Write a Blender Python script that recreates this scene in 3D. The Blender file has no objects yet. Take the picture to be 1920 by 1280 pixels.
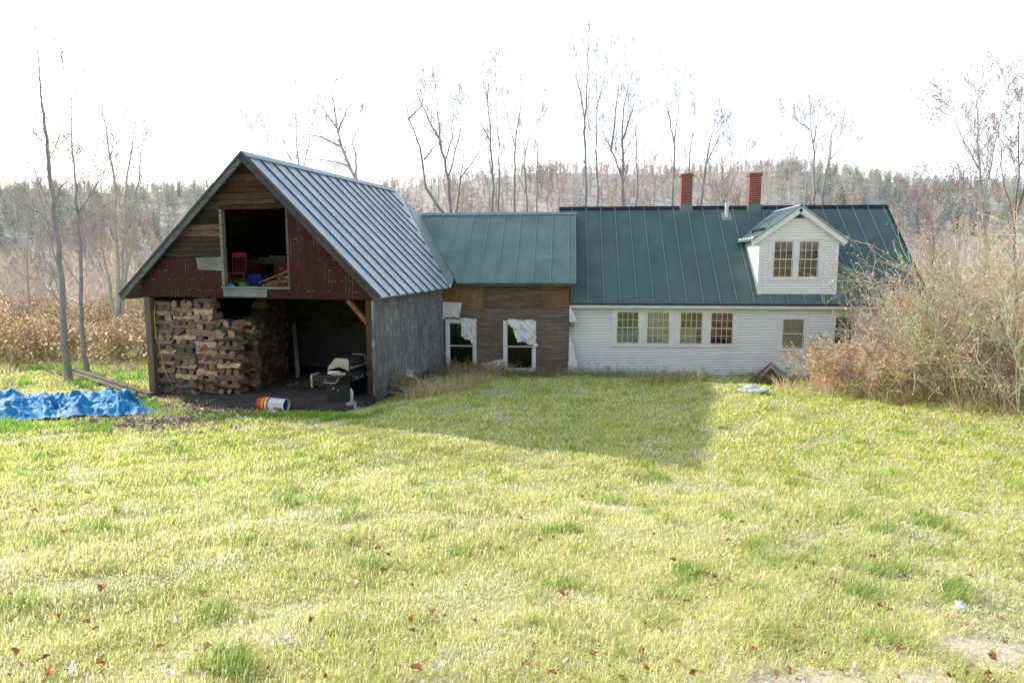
import bpy, math, random
import numpy as np
from mathutils import Vector, Matrix, noise
R = math.radians
scene = bpy.context.scene
col = scene.collection
if True:
    scene.view_settings.view_transform = 'Standard'
    scene.view_settings.look = 'None'
    scene.view_settings.exposure = 0

# ------------------------------------------------------------------ camera
FPX, PSI, TH, CZ = 1250.0, R(4.768), R(6.752), 3.7
cd = bpy.data.cameras.new('camera'); cam = bpy.data.objects.new('camera', cd); col.objects.link(cam)
cam.location = (0, 0, CZ); cam.rotation_euler = (R(90) - TH, 0, PSI)
cd.sensor_width = 36; cd.lens = FPX / 1920 * 36; cd.clip_end = 3000; cd.clip_start = .05
scene.camera = cam
CF = Vector((-math.sin(PSI) * math.cos(TH), math.cos(PSI) * math.cos(TH), -math.sin(TH)))
CU = Vector((-math.sin(PSI) * math.sin(TH), math.cos(PSI) * math.sin(TH), math.cos(TH)))
CR = Vector((math.cos(PSI), math.sin(PSI), 0)); CC = Vector((0, 0, CZ))
def ray(px, py): return CF * FPX + CR * (px - 960) + CU * (640 - py)
def deep(px, py, d): return CC + ray(px, py) * (d / FPX)           # a point of the survey photo at a known distance
def on_y(px, py, Y):
    r = ray(px, py); return CC + r * (Y / r.y)
def pxd(px, d): return (px - 960) / FPX * d

# ------------------------------------------------------------------ terrain
def sst(a, b, x):
    t = np.clip((np.asarray(x, float) - a) / (b - a), 0, 1); return t * t * (3 - 2 * t)
YC = [-300, -60, -20, 0, 5, 9.5, 10.8, 13, 16, 20, 22.5, 25, 40, 90, 600]; ZC = [9, 5.5, 4.0, 2.0, 1.22, .47, .32, .23, .18, .06, -.22, -.66, -1.2, -2, -2]
YL = [-300, -60, -20, 0, 5, 9.5, 10.8, 14.5, 17.5, 20, 30, 60, 90, 600]; ZL = [9, 5.5, 4.0, 2.0, 1.22, .47, .32, -.04, -.30, -.38, -.45, -.9, -2, -2]
def terr(x, y):
    x = np.asarray(x, float); y = np.asarray(y, float)
    w = 1 - sst(-6.5, -3.0, x)
    z = np.interp(y, YC, ZC) * (1 - w) + np.interp(y, YL, ZL) * w
    b = .035 * np.sin(x * 1.3 + .7 * np.sin(y * .9)) * np.sin(y * 1.1 + 1.3) + .02 * np.sin(x * 3.1 + y * 1.7) + .012 * np.sin(x * 5.3 - y * 4.1)
    near_barn = sst(16.2, 17.6, y) * sst(-13.5, -12.5, x) * (1 - sst(-5, -4, x))
    return z + b * (1 - near_barn)
def _ip(v, A, B):
    if v <= A[0]: return B[0]
    for i in range(len(A)-1):
        if v <= A[i+1]: return B[i]+(B[i+1]-B[i])*(v-A[i])/(A[i+1]-A[i])
    return B[-1]
def _ss(a, b, v):
    t = min(1., max(0., (v-a)/(b-a))); return t*t*(3-2*t)
def gz(x, y):
    w = 1-_ss(-6.5, -3.0, x); z = _ip(y, YC, ZC)*(1-w)+_ip(y, YL, ZL)*w
    b = .035*math.sin(x*1.3+.7*math.sin(y*.9))*math.sin(y*1.1+1.3)+.02*math.sin(x*3.1+y*1.7)+.012*math.sin(x*5.3-y*4.1)
    return z+b*(1-_ss(16.2, 17.6, y)*_ss(-13.5, -12.5, x)*(1-_ss(-5, -4, x)))
def gp(px, py):
    r = ray(px, py).normalized(); t = 1.5
    while t < 400:
        p = CC + r * t
        q = p.z-gz(p.x, p.y)
        if q <= .003: return p
        t += max(.01, q*.8)
    return CC + r * t

# ------------------------------------------------------------------ mesh builder
class MB:
    def __init__(s): s.v = []; s.f = []; s.c = []
    def add(s, vs, fs, c=None):
        b = len(s.v); s.v += [tuple(v) for v in vs]; s.f += [tuple(i + b for i in f) for f in fs]; s.c += [c or (1, 1, 1)] * len(fs)
    def box(s, x0, x1, y0, y1, z0, z1, c=None):
        s.add([(x0,y0,z0),(x1,y0,z0),(x1,y1,z0),(x0,y1,z0),(x0,y0,z1),(x1,y0,z1),(x1,y1,z1),(x0,y1,z1)],
              [(0,3,2,1),(4,5,6,7),(0,1,5,4),(1,2,6,5),(2,3,7,6),(3,0,4,7)], c)
    def obox(s, ctr, ax, ay, az, c=None):
        o = Vector(ctr); ax, ay, az = Vector(ax), Vector(ay), Vector(az)
        s.add([o + ax*i + ay*j + az*k for k in (-1,1) for i, j in ((-1,-1),(1,-1),(1,1),(-1,1))],
              [(0,3,2,1),(4,5,6,7),(0,1,5,4),(1,2,6,5),(2,3,7,6),(3,0,4,7)], c)
    def bar(s, p, q, w, h, c=None, up=(0,0,1)):
        p, q = Vector(p), Vector(q); d = q - p; u = Vector(up)
        sd = d.cross(u)
        if sd.length < 1e-5: sd = d.cross(Vector((1,0,0)))
        sd.normalize(); u = sd.cross(d).normalized()
        s.obox((p + q) / 2, d / 2, sd * w / 2, u * h / 2, c)
    def poly(s, pts, c=None): s.add(pts, [tuple(range(len(pts)))], c)
    def slab(s, pts, t, c=None):                    # polygon with thickness along -normal*t
        P = [Vector(p) for p in pts]; n = (P[1]-P[0]).cross(P[2]-P[0]).normalized(); k = len(P)
        s.add(P + [p - n*t for p in P], [tuple(range(k)), tuple(range(2*k-1, k-1, -1))] + [(i, i+k, (i+1)%k+k, (i+1)%k) for i in range(k)], c)
    def tube(s, pts, rad, n=6, c=None, cap=True):
        P = [Vector(p) for p in pts]; k = len(P)
        if isinstance(rad, (int, float)): rad = [rad]*k
        vs = []
        d0 = (P[-1]-P[0]); ref = Vector((0,1,0)) if abs(d0.normalized().z) > .75 else Vector((0,0,1))
        for i in range(k):
            d = (P[min(i+1,k-1)] - P[max(i-1,0)])
            u = d.cross(ref)
            if u.length < 1e-6: u = d.cross(Vector((1,0,.3)))
            u.normalize(); w = d.cross(u).normalized()
            for j in range(n):
                a = 2*math.pi*j/n; vs.append(P[i] + (u*math.cos(a) + w*math.sin(a))*rad[i])
        fs = [(i*n+j, i*n+(j+1)%n, (i+1)*n+(j+1)%n, (i+1)*n+j) for i in range(k-1) for j in range(n)]
        if cap and n > 2: fs += [tuple(range(n-1,-1,-1)), tuple(range((k-1)*n, k*n))]
        s.add(vs, fs, c)
    def build(s, name, m, parent=None, smooth=False, bevel=0):
        me = bpy.data.meshes.new(name); me.from_pydata(s.v, [], s.f); me.update()
        a = me.attributes.new('tint', 'FLOAT_COLOR', 'FACE')
        a.data.foreach_set('color', np.array([(c[0],c[1],c[2],1) for c in s.c], np.float32).ravel())
        if smooth: me.polygons.foreach_set('use_smooth', [True]*len(me.polygons))
        o = bpy.data.objects.new(name, me); col.objects.link(o); me.materials.append(m)
        if parent is not None: o.parent = parent
        if bevel:
            b = o.modifiers.new('bevel', 'BEVEL'); b.width = bevel; b.segments = 2; b.limit_method = 'ANGLE'
        return o
def np_mesh(name, V, F, tint, m, k=3):
    me = bpy.data.meshes.new(name); nv, nf = len(V), len(F)
    me.vertices.add(nv); me.vertices.foreach_set('co', V.astype(np.float32).ravel())
    me.loops.add(nf*k); me.loops.foreach_set('vertex_index', F.astype(np.int32).ravel())
    me.polygons.add(nf); me.polygons.foreach_set('loop_start', np.arange(0, nf*k, k, dtype=np.int32))
    me.update(calc_edges=True)
    a = me.attributes.new('tint', 'FLOAT_COLOR', 'FACE')
    t4 = np.ones((nf,4), np.float32); t4[:,:3] = tint; a.data.foreach_set('color', t4.ravel())
    o = bpy.data.objects.new(name, me); col.objects.link(o); me.materials.append(m); return o
def tag(o, label=None, cat=None, group=None, kind=None):
    if label: o['label'] = label
    if cat: o['category'] = cat
    if group: o['group'] = group
    if kind: o['kind'] = kind
    return o
def empty(name, loc=(0,0,0), rz=0):
    o = bpy.data.objects.new(name, None); col.objects.link(o); o.location = loc; o.rotation_euler = (0,0,rz); o.empty_display_size = .2; return o
def dup(o, parent=None):
    c = o.copy(); col.objects.link(c)
    if parent is not None: c.parent = parent
    for ch in list(o.children): dup(ch, c)
    return c

# ------------------------------------------------------------------ materials
def nodes(name):
    m = bpy.data.materials.new(name); m.use_nodes = True; nt = m.node_tree; nt.nodes.clear(); return m, nt
class G:
    def __init__(s, nt): s.nt = nt
    def n(s, t, **kw):
        x = s.nt.nodes.new(t)
        for k, v in kw.items(): setattr(x, k, v)
        return x
    def l(s, a, b): s.nt.links.new(a, b)
    def val(s, sock, v):
        if isinstance(v, bpy.types.NodeSocket): s.l(v, sock)
        elif v is not None: sock.default_value = v
    def noise(s, vec, scale, detail=4, rough=.6, dist=0):
        x = s.n('ShaderNodeTexNoise'); s.val(x.inputs['Vector'], vec); x.inputs['Scale'].default_value = scale
        x.inputs['Detail'].default_value = detail; x.inputs['Roughness'].default_value = rough; x.inputs['Distortion'].default_value = dist
        return x.outputs['Fac']
    def mapping(s, vec, scale=(1,1,1), rot=(0,0,0)):
        x = s.n('ShaderNodeMapping'); s.val(x.inputs['Vector'], vec); x.inputs['Scale'].default_value = scale; x.inputs['Rotation'].default_value = rot
        return x.outputs[0]
    def ramp(s, fac, stops):
        x = s.n('ShaderNodeValToRGB'); s.val(x.inputs[0], fac); e = x.color_ramp.elements
        while len(e) < len(stops): e.new(.5)
        for el, (p, c) in zip(e, stops): el.position = p; el.color = (*c, 1) if len(c) == 3 else c
        return x.outputs[0]
    def mix(s, fac, a, b, mode='MIX'):
        x = s.n('ShaderNodeMix', data_type='RGBA', blend_type=mode); s.val(x.inputs[0], fac)
        for sk, v in ((x.inputs[6], a), (x.inputs[7], b)):
            if isinstance(v, tuple): v = (*v[:3], 1)
            s.val(sk, v)
        return x.outputs[2]
    def math(s, op, a, b=None, clamp=False):
        x = s.n('ShaderNodeMath', operation=op, use_clamp=clamp); s.val(x.inputs[0], a)
        if b is not None: s.val(x.inputs[1], b)
        return x.outputs[0]
    def rng(s, v, a, b, c, d):
        x = s.n('ShaderNodeMapRange'); s.val(x.inputs[0], v)
        for i, q in enumerate((a,b,c,d)): x.inputs[i+1].default_value = q
        return x.outputs[0]
    def co(s, kind='Object'): return s.n('ShaderNodeTexCoord').outputs[kind]
    def tint(s): return s.n('ShaderNodeAttribute', attribute_name='tint').outputs['Color']
    def out(s, sh): s.l(sh, s.n('ShaderNodeOutputMaterial').inputs[0])
    def bsdf(s, color, rough=.7, metal=0, spec=.5, bump=None, bstr=.3, bdist=.02):
        b = s.n('ShaderNodeBsdfPrincipled')
        s.val(b.inputs['Base Color'], (*color, 1) if isinstance(color, tuple) else color); s.val(b.inputs['Roughness'], rough)
        b.inputs['Metallic'].default_value = metal; b.inputs['Specular IOR Level'].default_value = spec
        if bump is not None:
            u = s.n('ShaderNodeBump'); u.inputs['Strength'].default_value = bstr; u.inputs['Distance'].default_value = bdist
            s.l(bump, u.inputs['Height']); s.l(u.outputs[0], b.inputs['Normal'])
        return b.outputs[0]
def simple(name, c1, c2=None, scale=6, rough=.7, metal=0, spec=.4, stretch=(1,1,1), detail=5, bstr=.25, tint=False, dirt=None, lo=.35, hi=.65):
    m, nt = nodes(name); g = G(nt); v = g.mapping(g.co(), stretch); f = g.noise(v, scale, detail)
    c = g.ramp(f, [(lo, c1), (hi, c2 or c1)])
    if dirt:
        d = g.noise(g.co(), dirt[1], 6, .7); c = g.mix(g.rng(d, dirt[2], dirt[2]+.12, 0, dirt[3]), c, dirt[0])
    if tint: c = g.mix(1.0, c, g.tint(), 'MULTIPLY')
    g.out(g.bsdf(c, rough, metal, spec, f, bstr)); return m
def leafy(name, trans=.45, rough=.8, vary=0.0):
    m, nt = nodes(name); g = G(nt); c = g.tint()
    if vary:
        f = g.noise(g.co(), 1.3, 3); c = g.mix(1.0, c, g.ramp(f, [(.3,(1-vary,)*3),(.7,(1+vary,)*3)]), 'MULTIPLY')
    d = g.n('ShaderNodeBsdfDiffuse'); t = g.n('ShaderNodeBsdfTranslucent'); x = g.n('ShaderNodeMixShader'); x.inputs[0].default_value = trans
    g.l(c, d.inputs[0]); g.l(c, t.inputs[0]); g.l(d.outputs[0], x.inputs[1]); g.l(t.outputs[0], x.inputs[2])
    g.out(x.outputs[0]); return m
M = {}
def roofmat(name, c, rough, var, spec=.5, fade=None):
    m, nt = nodes(name); g = G(nt); p = g.co()
    f = g.noise(p, .8, 5, .6); f2 = g.noise(p, 14, 4, .7)
    cc = g.mix(g.rng(f, .35, .7, 0, var), c, tuple(min(1, k*1.7+.01) for k in c)); cc = g.mix(g.rng(f2, .62, .75, 0, .25), cc, (.16,.19,.18))
    st = g.noise(g.mapping(p, (5,.35,.35)), 2.2, 4); cc = g.mix(g.rng(st, .55, .8, 0, .3), cc, (.11,.14,.13))
    rr = g.rng(g.noise(p, 2.2, 4), .3, .7, rough-.07, rough+.1)
    g.out(g.bsdf(cc, rr, 0, spec, g.noise(g.mapping(p, (1,.7,.7)), 2.4, 3), .45, .05)); return m
M['roof'] = roofmat('green_painted_metal', (.085,.150,.140), .40, .5, .45)
M['roof_shed'] = roofmat('faded_green_metal', (.145,.235,.222), .33, .6, .7)
M['roof_barn'] = roofmat('sky_sheen_green_metal', (.34,.44,.51), .28, .4, .8)  # sky reflection painted in as a pale silvery base colour
M['seam'] = simple('seam_metal', (.22,.30,.30), (.34,.42,.42), 8, .3, 0, .7)  # lightened: the seams' sun glint is put into the colour
M['seam_dark'] = simple('dark_seam_metal', (.006,.016,.022), (.012,.026,.032), 8, .4, 0, .5)
M['ridge'] = simple('ridge_cap_metal', (.18,.27,.32), (.26,.36,.42), 5, .3, 0, .7)

def wood(name, c1, c2, c3, sx=(1,1,10), scale=3, rough=.85, tint=True):
    m, nt = nodes(name); g = G(nt); p = g.co()
    v = g.mapping(p, sx); f = g.noise(v, scale, 7, .7, .6); f2 = g.noise(p, 1.1, 4, .6)
    c = g.ramp(f, [(.3, c1), (.52, c2), (.75, c3)]); c = g.mix(g.rng(f2, .4, .7, 0, .55), c, tuple(k*.45 for k in c1))
    if tint: c = g.mix(1.0, c, g.tint(), 'MULTIPLY')
    g.out(g.bsdf(c, rough, 0, .25, f, .45, .01)); return m
M['barn_board'] = wood('weathered_barn_boards', (.045,.032,.026), (.12,.085,.062), (.24,.19,.15), (.5,1,9))
M['post'] = wood('post_wood', (.06,.045,.035), (.13,.10,.075), (.22,.17,.13), (8,8,.6))
M['plank'] = wood('loose_plank_wood', (.10,.075,.055), (.24,.18,.13), (.40,.33,.25), (1.2,1.2,1.2), 6)
M['greytrim'] = wood('grey_trim_wood', (.14,.14,.145), (.25,.25,.25), (.38,.38,.37), (.5,3,6))
M['paleboard'] = wood('new_pale_board', (.33,.24,.14), (.46,.35,.22), (.56,.45,.3), (2,2,2), 4)
# red rolled shingles with courses and slots
m, nt = nodes('red_shingle_siding'); g = G(nt); p = g.co()
sep = g.n('ShaderNodeSeparateXYZ'); g.l(p, sep.inputs[0]); cmb = g.n('ShaderNodeCombineXYZ'); g.l(sep.outputs[0], cmb.inputs[0]); g.l(sep.outputs[2], cmb.inputs[1])
bk = g.n('ShaderNodeTexBrick'); g.l(cmb.outputs[0], bk.inputs['Vector']); bk.inputs['Scale'].default_value = 1; bk.inputs['Brick Width'].default_value = .105
bk.inputs['Row Height'].default_value = .29; bk.inputs['Mortar Size'].default_value = .007; bk.offset = .5
bk.inputs['Color1'].default_value = (.074,.022,.021,1); bk.inputs['Color2'].default_value = (.045,.016,.016,1); bk.inputs['Mortar'].default_value = (.03,.01,.011,1)
c = g.mix(g.rng(g.noise(p, 1.2, 5), .35, .7, 0, .7), bk.outputs[0], (.045,.017,.017))
rowf = g.math('LESS_THAN', g.math('ABSOLUTE', g.math('SUBTRACT', g.math('FRACT', g.math('DIVIDE', sep.outputs[2], .29)), .98)), .035)
wear = g.math('MULTIPLY', rowf, g.rng(g.noise(g.mapping(p, (2,1,1)), 3.2, 4), .52, .66, 0, .75))
c = g.mix(wear, c, (.34,.27,.25))
slot = g.math('MULTIPLY', g.math('LESS_THAN', g.math('FRACT', g.math('DIVIDE', sep.outputs[0], .105)), .1), g.rng(g.noise(p, 1.7, 3), .56, .64, 0, .7))
c = g.mix(slot, c, (.3,.22,.2))
g.out(g.bsdf(c, .9, 0, .2, bk.outputs[1], .5, .01)); M['shingle'] = m
# weathered plywood: streaked grey for the barn side, brown wavy grain for the shed
def ply(name, a, b, c3, streak, grain):
    m, nt = nodes(name); g = G(nt); p = g.co()
    w = g.n('ShaderNodeTexWave', wave_type='BANDS', bands_direction='Z'); g.l(g.mapping(p, (.35,.35,1)), w.inputs['Vector'])
    w.inputs['Scale'].default_value = grain; w.inputs['Distortion'].default_value = 9; w.inputs['Detail'].default_value = 3; w.inputs['Detail Scale'].default_value = .9
    f = g.noise(g.mapping(p, streak), 2.5, 7, .72, .4); f2 = g.noise(p, .9, 5, .65)
    sw = g.noise(g.mapping(p, (1,1,.8)), 2.6, 6, .75, 2.2); c = g.ramp(f, [(.3, a), (.5, b), (.72, c3)]); c = g.mix(g.rng(w.outputs[1], .3, .9, 0, .55 if grain > 2 else .0), c, a); c = g.mix(g.rng(sw, .52, .62, 0, .6 if grain < 2 else .15), c, c3)
    c = g.mix(g.rng(f2, .45, .7, 0, .6), c, tuple(k*.5 for k in b)); c = g.mix(1.0, c, g.tint(), 'MULTIPLY')
    sp = g.noise(g.mapping(p, (3,3,1)), 16, 2); c = g.mix(g.rng(sp, .74, .77, 0, .8), c, (.5,.5,.5))
    g.out(g.bsdf(c, .9, 0, .2, f, .4, .01)); return m
M['ply_grey'] = ply('grey_streaked_plywood', (.09,.09,.097), (.18,.18,.19), (.46,.46,.48), (5,5,.6), 1.6)
M['ply_brown'] = ply('brown_weathered_plywood', (.085,.065,.054), (.21,.165,.135), (.35,.29,.245), (.5,.8,5), 7)
M['ply_tan'] = ply('tan_plywood_patch', (.16,.095,.045), (.27,.17,.09), (.36,.25,.15), (2,2,1), 3)
# white clapboards with peeling paint low down
m, nt = nodes('white_clapboard_paint'); g = G(nt); p = g.co(); sep = g.n('ShaderNodeSeparateXYZ'); g.l(p, sep.inputs[0])
low = g.rng(sep.outputs[2], -.75, .55, 1, 0)
f = g.noise(g.mapping(p, (1,1,4)), 3.2, 8, .72); thr = g.math('SUBTRACT', .70, g.math('MULTIPLY', low, .19))
peel = g.math('MULTIPLY', g.math('SUBTRACT', f, thr), 22, True)
c = g.mix(g.rng(g.noise(p, 1.5, 5), .35, .7, 0, .35), (.84,.845,.85), (.72,.72,.71))
c = g.mix(g.math('MULTIPLY', low, g.rng(g.noise(p, 3, 5), .4, .7, 0, .5)), c, (.5,.48,.44))
c = g.mix(peel, c, (.23,.20,.18)); c = g.mix(1.0, c, g.tint(), 'MULTIPLY'); g.out(g.bsdf(c, .6, 0, .3, f, .12, .01)); M['clap'] = m
M['white'] = simple('white_trim_paint', (.70,.70,.69), (.82,.82,.82), 3, .5, dirt=((.4,.37,.33), 5, .66, .6), bstr=.08)
M['whitevinyl'] = simple('white_window_vinyl', (.72,.73,.76), (.82,.83,.85), 4, .45, bstr=.05)
M['wrap'] = simple('white_house_wrap', (.72,.73,.76), (.84,.84,.86), 5, .55, bstr=.25)
m, nt = nodes('window_glass'); g = G(nt); gl = g.n('ShaderNodeBsdfGlossy'); gl.inputs['Roughness'].default_value = .03; gl.inputs[0].default_value = (.9,.84,.8,1)
bn = g.n('ShaderNodeBump'); bn.inputs['Strength'].default_value = .05; bn.inputs['Distance'].default_value = .05; g.l(g.noise(g.co(), 2.5, 2), bn.inputs['Height']); g.l(bn.outputs[0], gl.inputs['Normal'])
tr = g.n('ShaderNodeBsdfTransparent'); tr.inputs[0].default_value = (.8,.83,.82,1); fr = g.n('ShaderNodeFresnel'); fr.inputs[0].default_value = 1.5
mx = g.n('ShaderNodeMixShader'); g.l(g.math('ADD', g.math('MULTIPLY', fr.outputs[0], 1.4), .10, True), mx.inputs[0]); g.l(tr.outputs[0], mx.inputs[1]); g.l(gl.outputs[0], mx.inputs[2]); g.out(mx.outputs[0]); M['glass'] = m
m2 = M['glass'].copy(); m2.name = 'dark_window_glass'; M['glass_dark'] = m2
for n_ in m2.node_tree.nodes:
    if n_.type == 'MATH' and n_.operation == 'ADD': n_.inputs[1].default_value = .0
    if n_.type == 'BSDF_TRANSPARENT': n_.inputs[0].default_value = (.45,.48,.5,1)
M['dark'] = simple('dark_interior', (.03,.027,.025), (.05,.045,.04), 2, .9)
M['curtain'] = simple('pale_curtain', (.5,.49,.42), (.66,.65,.58), 6, .9, stretch=(8,1,.5))
M['slab'] = simple('dirty_concrete_slab', (.045,.038,.033), (.10,.088,.076), 2.5, .95, dirt=((.06,.04,.03), 4, .5, .8))
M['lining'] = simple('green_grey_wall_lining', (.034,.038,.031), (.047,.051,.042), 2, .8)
M['ink_shade'] = simple('print_and_shade_black', (.003,.003,.003), (.005,.005,.005), 4, .8, spec=.1)
M['red'] = simple('red_chair_paint', (.20,.013,.02), (.27,.02,.026), 8, .55)
M['darkred'] = simple('dark_red_desk_paint', (.07,.010,.013), (.11,.014,.017), 8, .6)
M['blackmetal'] = simple('black_painted_steel', (.012,.014,.018), (.026,.029,.034), 6, .5, 0, .3)
M['tank'] = simple('white_tank_paint', (.6,.6,.6), (.75,.75,.75), 6, .4)
M['cast'] = simple('tan_cast_aluminium', (.36,.34,.28), (.48,.45,.38), 5, .5, .25)
M['steel'] = simple('bright_steel', (.5,.5,.48), (.65,.64,.6), 5, .35, .8)
M['alum'] = simple('scuffed_aluminium', (.38,.38,.33), (.6,.6,.54), 4, .5, .3, stretch=(1,1,.4))
M['rock'] = simple('grey_stone', (.2,.2,.19), (.42,.41,.39), 5, .9)
M['blue'] = simple('blue_plastic', (.008,.03,.12), (.012,.045,.17), 4, .5)
M['greenp'] = simple('green_plastic', (.03,.19,.02), (.045,.25,.03), 4, .45)
M['teal'] = simple('light_blue_cloth', (.05,.3,.5), (.09,.4,.6), 6, .8)
M['junk'] = simple('dark_stored_goods', (.03,.025,.025), (.085,.07,.06), 5, .9)
M['rusty'] = simple('rusty_dark_metal', (.06,.042,.04), (.15,.11,.10), 5, .7, .2)
M['bag'] = simple('white_plastic_bag', (.72,.74,.8), (.85,.86,.9), 6, .5)
m, nt = nodes('blue_tarp'); g = G(nt); p = g.co(); f = g.noise(p, 3, 6, .65); f2 = g.noise(p, 1.4, 5, .7)
c = g.ramp(f, [(.3,(.012,.20,.46)),(.55,(.03,.33,.66)),(.75,(.10,.46,.78))]); c = g.mix(g.rng(f2, .64, .76, 0, .3), c, (.25,.48,.75))
b1 = g.n('ShaderNodeBsdfPrincipled'); g.l(c, b1.inputs['Base Color']); b1.inputs['Roughness'].default_value = .6; b1.inputs['Specular IOR Level'].default_value = .12
u = g.n('ShaderNodeBump'); u.inputs['Strength'].default_value = .6; u.inputs['Distance'].default_value = .04; g.l(g.noise(p, 9, 5, .6, 1.0), u.inputs['Height']); g.l(u.outputs[0], b1.inputs['Normal'])
g.out(b1.outputs[0]); M['tarp'] = m
m, nt = nodes('red_brick'); g = G(nt); p = g.co(); sep = g.n('ShaderNodeSeparateXYZ'); g.l(p, sep.inputs[0]); cmb = g.n('ShaderNodeCombineXYZ')
g.l(g.math('ADD', sep.outputs[0], sep.outputs[1]), cmb.inputs[0]); g.l(sep.outputs[2], cmb.inputs[1])
bk = g.n('ShaderNodeTexBrick'); g.l(cmb.outputs[0], bk.inputs['Vector']); bk.inputs['Scale'].default_value = 1; bk.inputs['Brick Width'].default_value = .21; bk.inputs['Row Height'].default_value = .075
bk.inputs['Mortar Size'].default_value = .008; bk.inputs['Color1'].default_value = (.30,.075,.06,1); bk.inputs['Color2'].default_value = (.21,.05,.042,1); bk.inputs['Mortar'].default_value = (.36,.30,.27,1)
c = g.mix(g.rng(g.noise(p, 6, 5), .4, .75, 0, .5), bk.outputs[0], (.16,.06,.05)); g.out(g.bsdf(c, .9, 0, .2, bk.outputs[1], .4, .01)); M['brick'] = m
# firewood: tint carries the colour of bark / split face / end, plus painted shade in the side logs
m, nt = nodes('split_firewood'); g = G(nt); p = g.co(); f = g.noise(g.mapping(p, (2,9,9)), 3, 6, .7, .4)
c = g.mix(1.0, g.tint(), g.ramp(f, [(.3,(.5,.48,.46)),(.55,(1,1,1)),(.75,(1.3,1.25,1.15))]), 'MULTIPLY')
g.out(g.bsdf(c, .9, 0, .2, f, .5, .015)); M['fire'] = m
def bark(name, c1, c2, c3):
    m, nt = nodes(name); g = G(nt); p = g.co(); f = g.noise(g.mapping(p, (6,6,1.2)), 3.0, 6, .7); f2 = g.noise(p, .9, 4)
    c = g.ramp(f, [(.32, c1), (.6, c2)]); c = g.mix(g.rng(f2, .5, .68, 0, .6), c, c3); g.out(g.bsdf(c, .9, 0, .2, f, .5, .02)); return m
M['bark'] = bark('grey_bark', (.20,.18,.185), (.36,.33,.335), (.45,.42,.42))
M['bark_brown'] = bark('brown_bark', (.16,.12,.09), (.30,.23,.17), (.36,.29,.22))
M['bark_pale'] = bark('pale_bark', (.34,.31,.28), (.52,.48,.44), (.6,.57,.53))
M['twig'] = simple('bare_twigs', (.29,.25,.27), (.40,.35,.37), 2, .9, bstr=0)
M['twig_pale'] = simple('pale_twigs', (.45,.40,.36), (.58,.53,.48), 1, .9, bstr=0)
M['stem'] = leafy('shrub_stems', .12)
M['leaf'] = leafy('shrub_leaves', .5)
M['grass'] = leafy('grass_blades', .66)
M['far'] = leafy('distant_wood', .3)
M['multi'] = simple('painted_parts', (.9,.9,.9), (1,1,1), 5, .55, tint=True, bstr=.1)
# ground: soil, thatch and moss-green mixed
m, nt = nodes('lawn_ground'); g = G(nt); p = g.co()
f = g.noise(p, .35, 6, .65); f2 = g.noise(p, 7, 7, .7); f3 = g.noise(p, 45, 4, .7)
c = g.ramp(f2, [(.3,(.26,.28,.08)),(.5,(.42,.43,.14)),(.7,(.58,.54,.28))]); c = g.mix(g.rng(f, .4, .65, 0, .6), c, (.32,.42,.1))
c = g.mix(g.rng(f3, .45, .7, 0, .6), c, (.62,.57,.33))
sep = g.n('ShaderNodeSeparateXYZ'); g.l(p, sep.inputs[0])
def spot(cx, cy, rx, ry, soft=.5):
    a = g.math('POWER', g.math('DIVIDE', g.math('SUBTRACT', sep.outputs[0], cx), rx), 2); b = g.math('POWER', g.math('DIVIDE', g.math('SUBTRACT', sep.outputs[1], cy), ry), 2)
    d = g.math('ADD', g.math('ADD', a, b), g.math('MULTIPLY', g.math('SUBTRACT', f2, .5), 2.2)); return g.rng(d, 1-soft, 1+soft, 1, 0)
dirt = g.mix(f3, (.10,.075,.055), (.30,.25,.2))
for s_ in [(-11.3,16.6,3.4,1.1), (-8.6,17.4,2.2,.55)]: c = g.mix(spot(*s_), c, dirt)
straw = g.mix(f3, (.52,.44,.31), (.86,.80,.66))
for s_ in [(1.55,3.45,.85,.32), (.55,7.9,.55,.33), (2.6,3.9,.65,.28)]: c = g.mix(spot(*s_), c, straw)
far = g.rng(sep.outputs[1], 26, 34, 0, .8); c = g.mix(far, c, g.mix(f2, (.15,.11,.06), (.3,.23,.14)))
g.out(g.bsdf(c, .95, 0, .1, f3, .5, .03)); M['ground'] = m
m, nt = nodes('wooded_hillside'); g = G(nt); p = g.co(); f = g.noise(p, .05, 6, .65); f2 = g.noise(p, .5, 6, .7)
c = g.ramp(f2, [(.3,(.54,.50,.46)),(.5,(.64,.60,.56)),(.7,(.72,.69,.65))]); c = g.mix(g.rng(f, .45, .6, 0, .4), c, (.50,.53,.48)); g.out(g.bsdf(c, 1, 0, 0, f2, .8, .5)); M['hill'] = m  # distance haze put into the pale hill colours

# ------------------------------------------------------------------ world and sun
S = Vector((-11.34, 7.57, 6.46)).normalized()
w = bpy.data.worlds.new('World'); scene.world = w; w.use_nodes = True; nt = w.node_tree; g = G(nt); bg = nt.nodes['Background']
sk = g.n('ShaderNodeTexSky'); sk.sky_type = 'NISHITA'; sk.sun_disc = False; sk.sun_elevation = math.asin(S.z); sk.sun_rotation = math.atan2(S.x, S.y)
sk.dust_density = 2.0; sk.air_density = 1; sk.ozone_density = 1
tc = g.co('Generated'); dt = g.n('ShaderNodeVectorMath', operation='DOT_PRODUCT'); g.l(tc, dt.inputs[0]); dt.inputs[1].default_value = S
sz = g.n('ShaderNodeSeparateXYZ'); g.l(tc, sz.inputs[0])
fill_glow = g.math('MULTIPLY', g.rng(dt.outputs['Value'], -.6, .05, 4.3, 9.5), g.rng(sz.outputs[2], .40, .78, 1, .06))   # white glow added to the sky for fill, dimmed overhead and away from the sun
vc = g.n('ShaderNodeVectorMath', operation='SCALE'); vc.inputs[0].default_value = (.96,.985,1.05); g.l(fill_glow, vc.inputs['Scale'])
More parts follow.
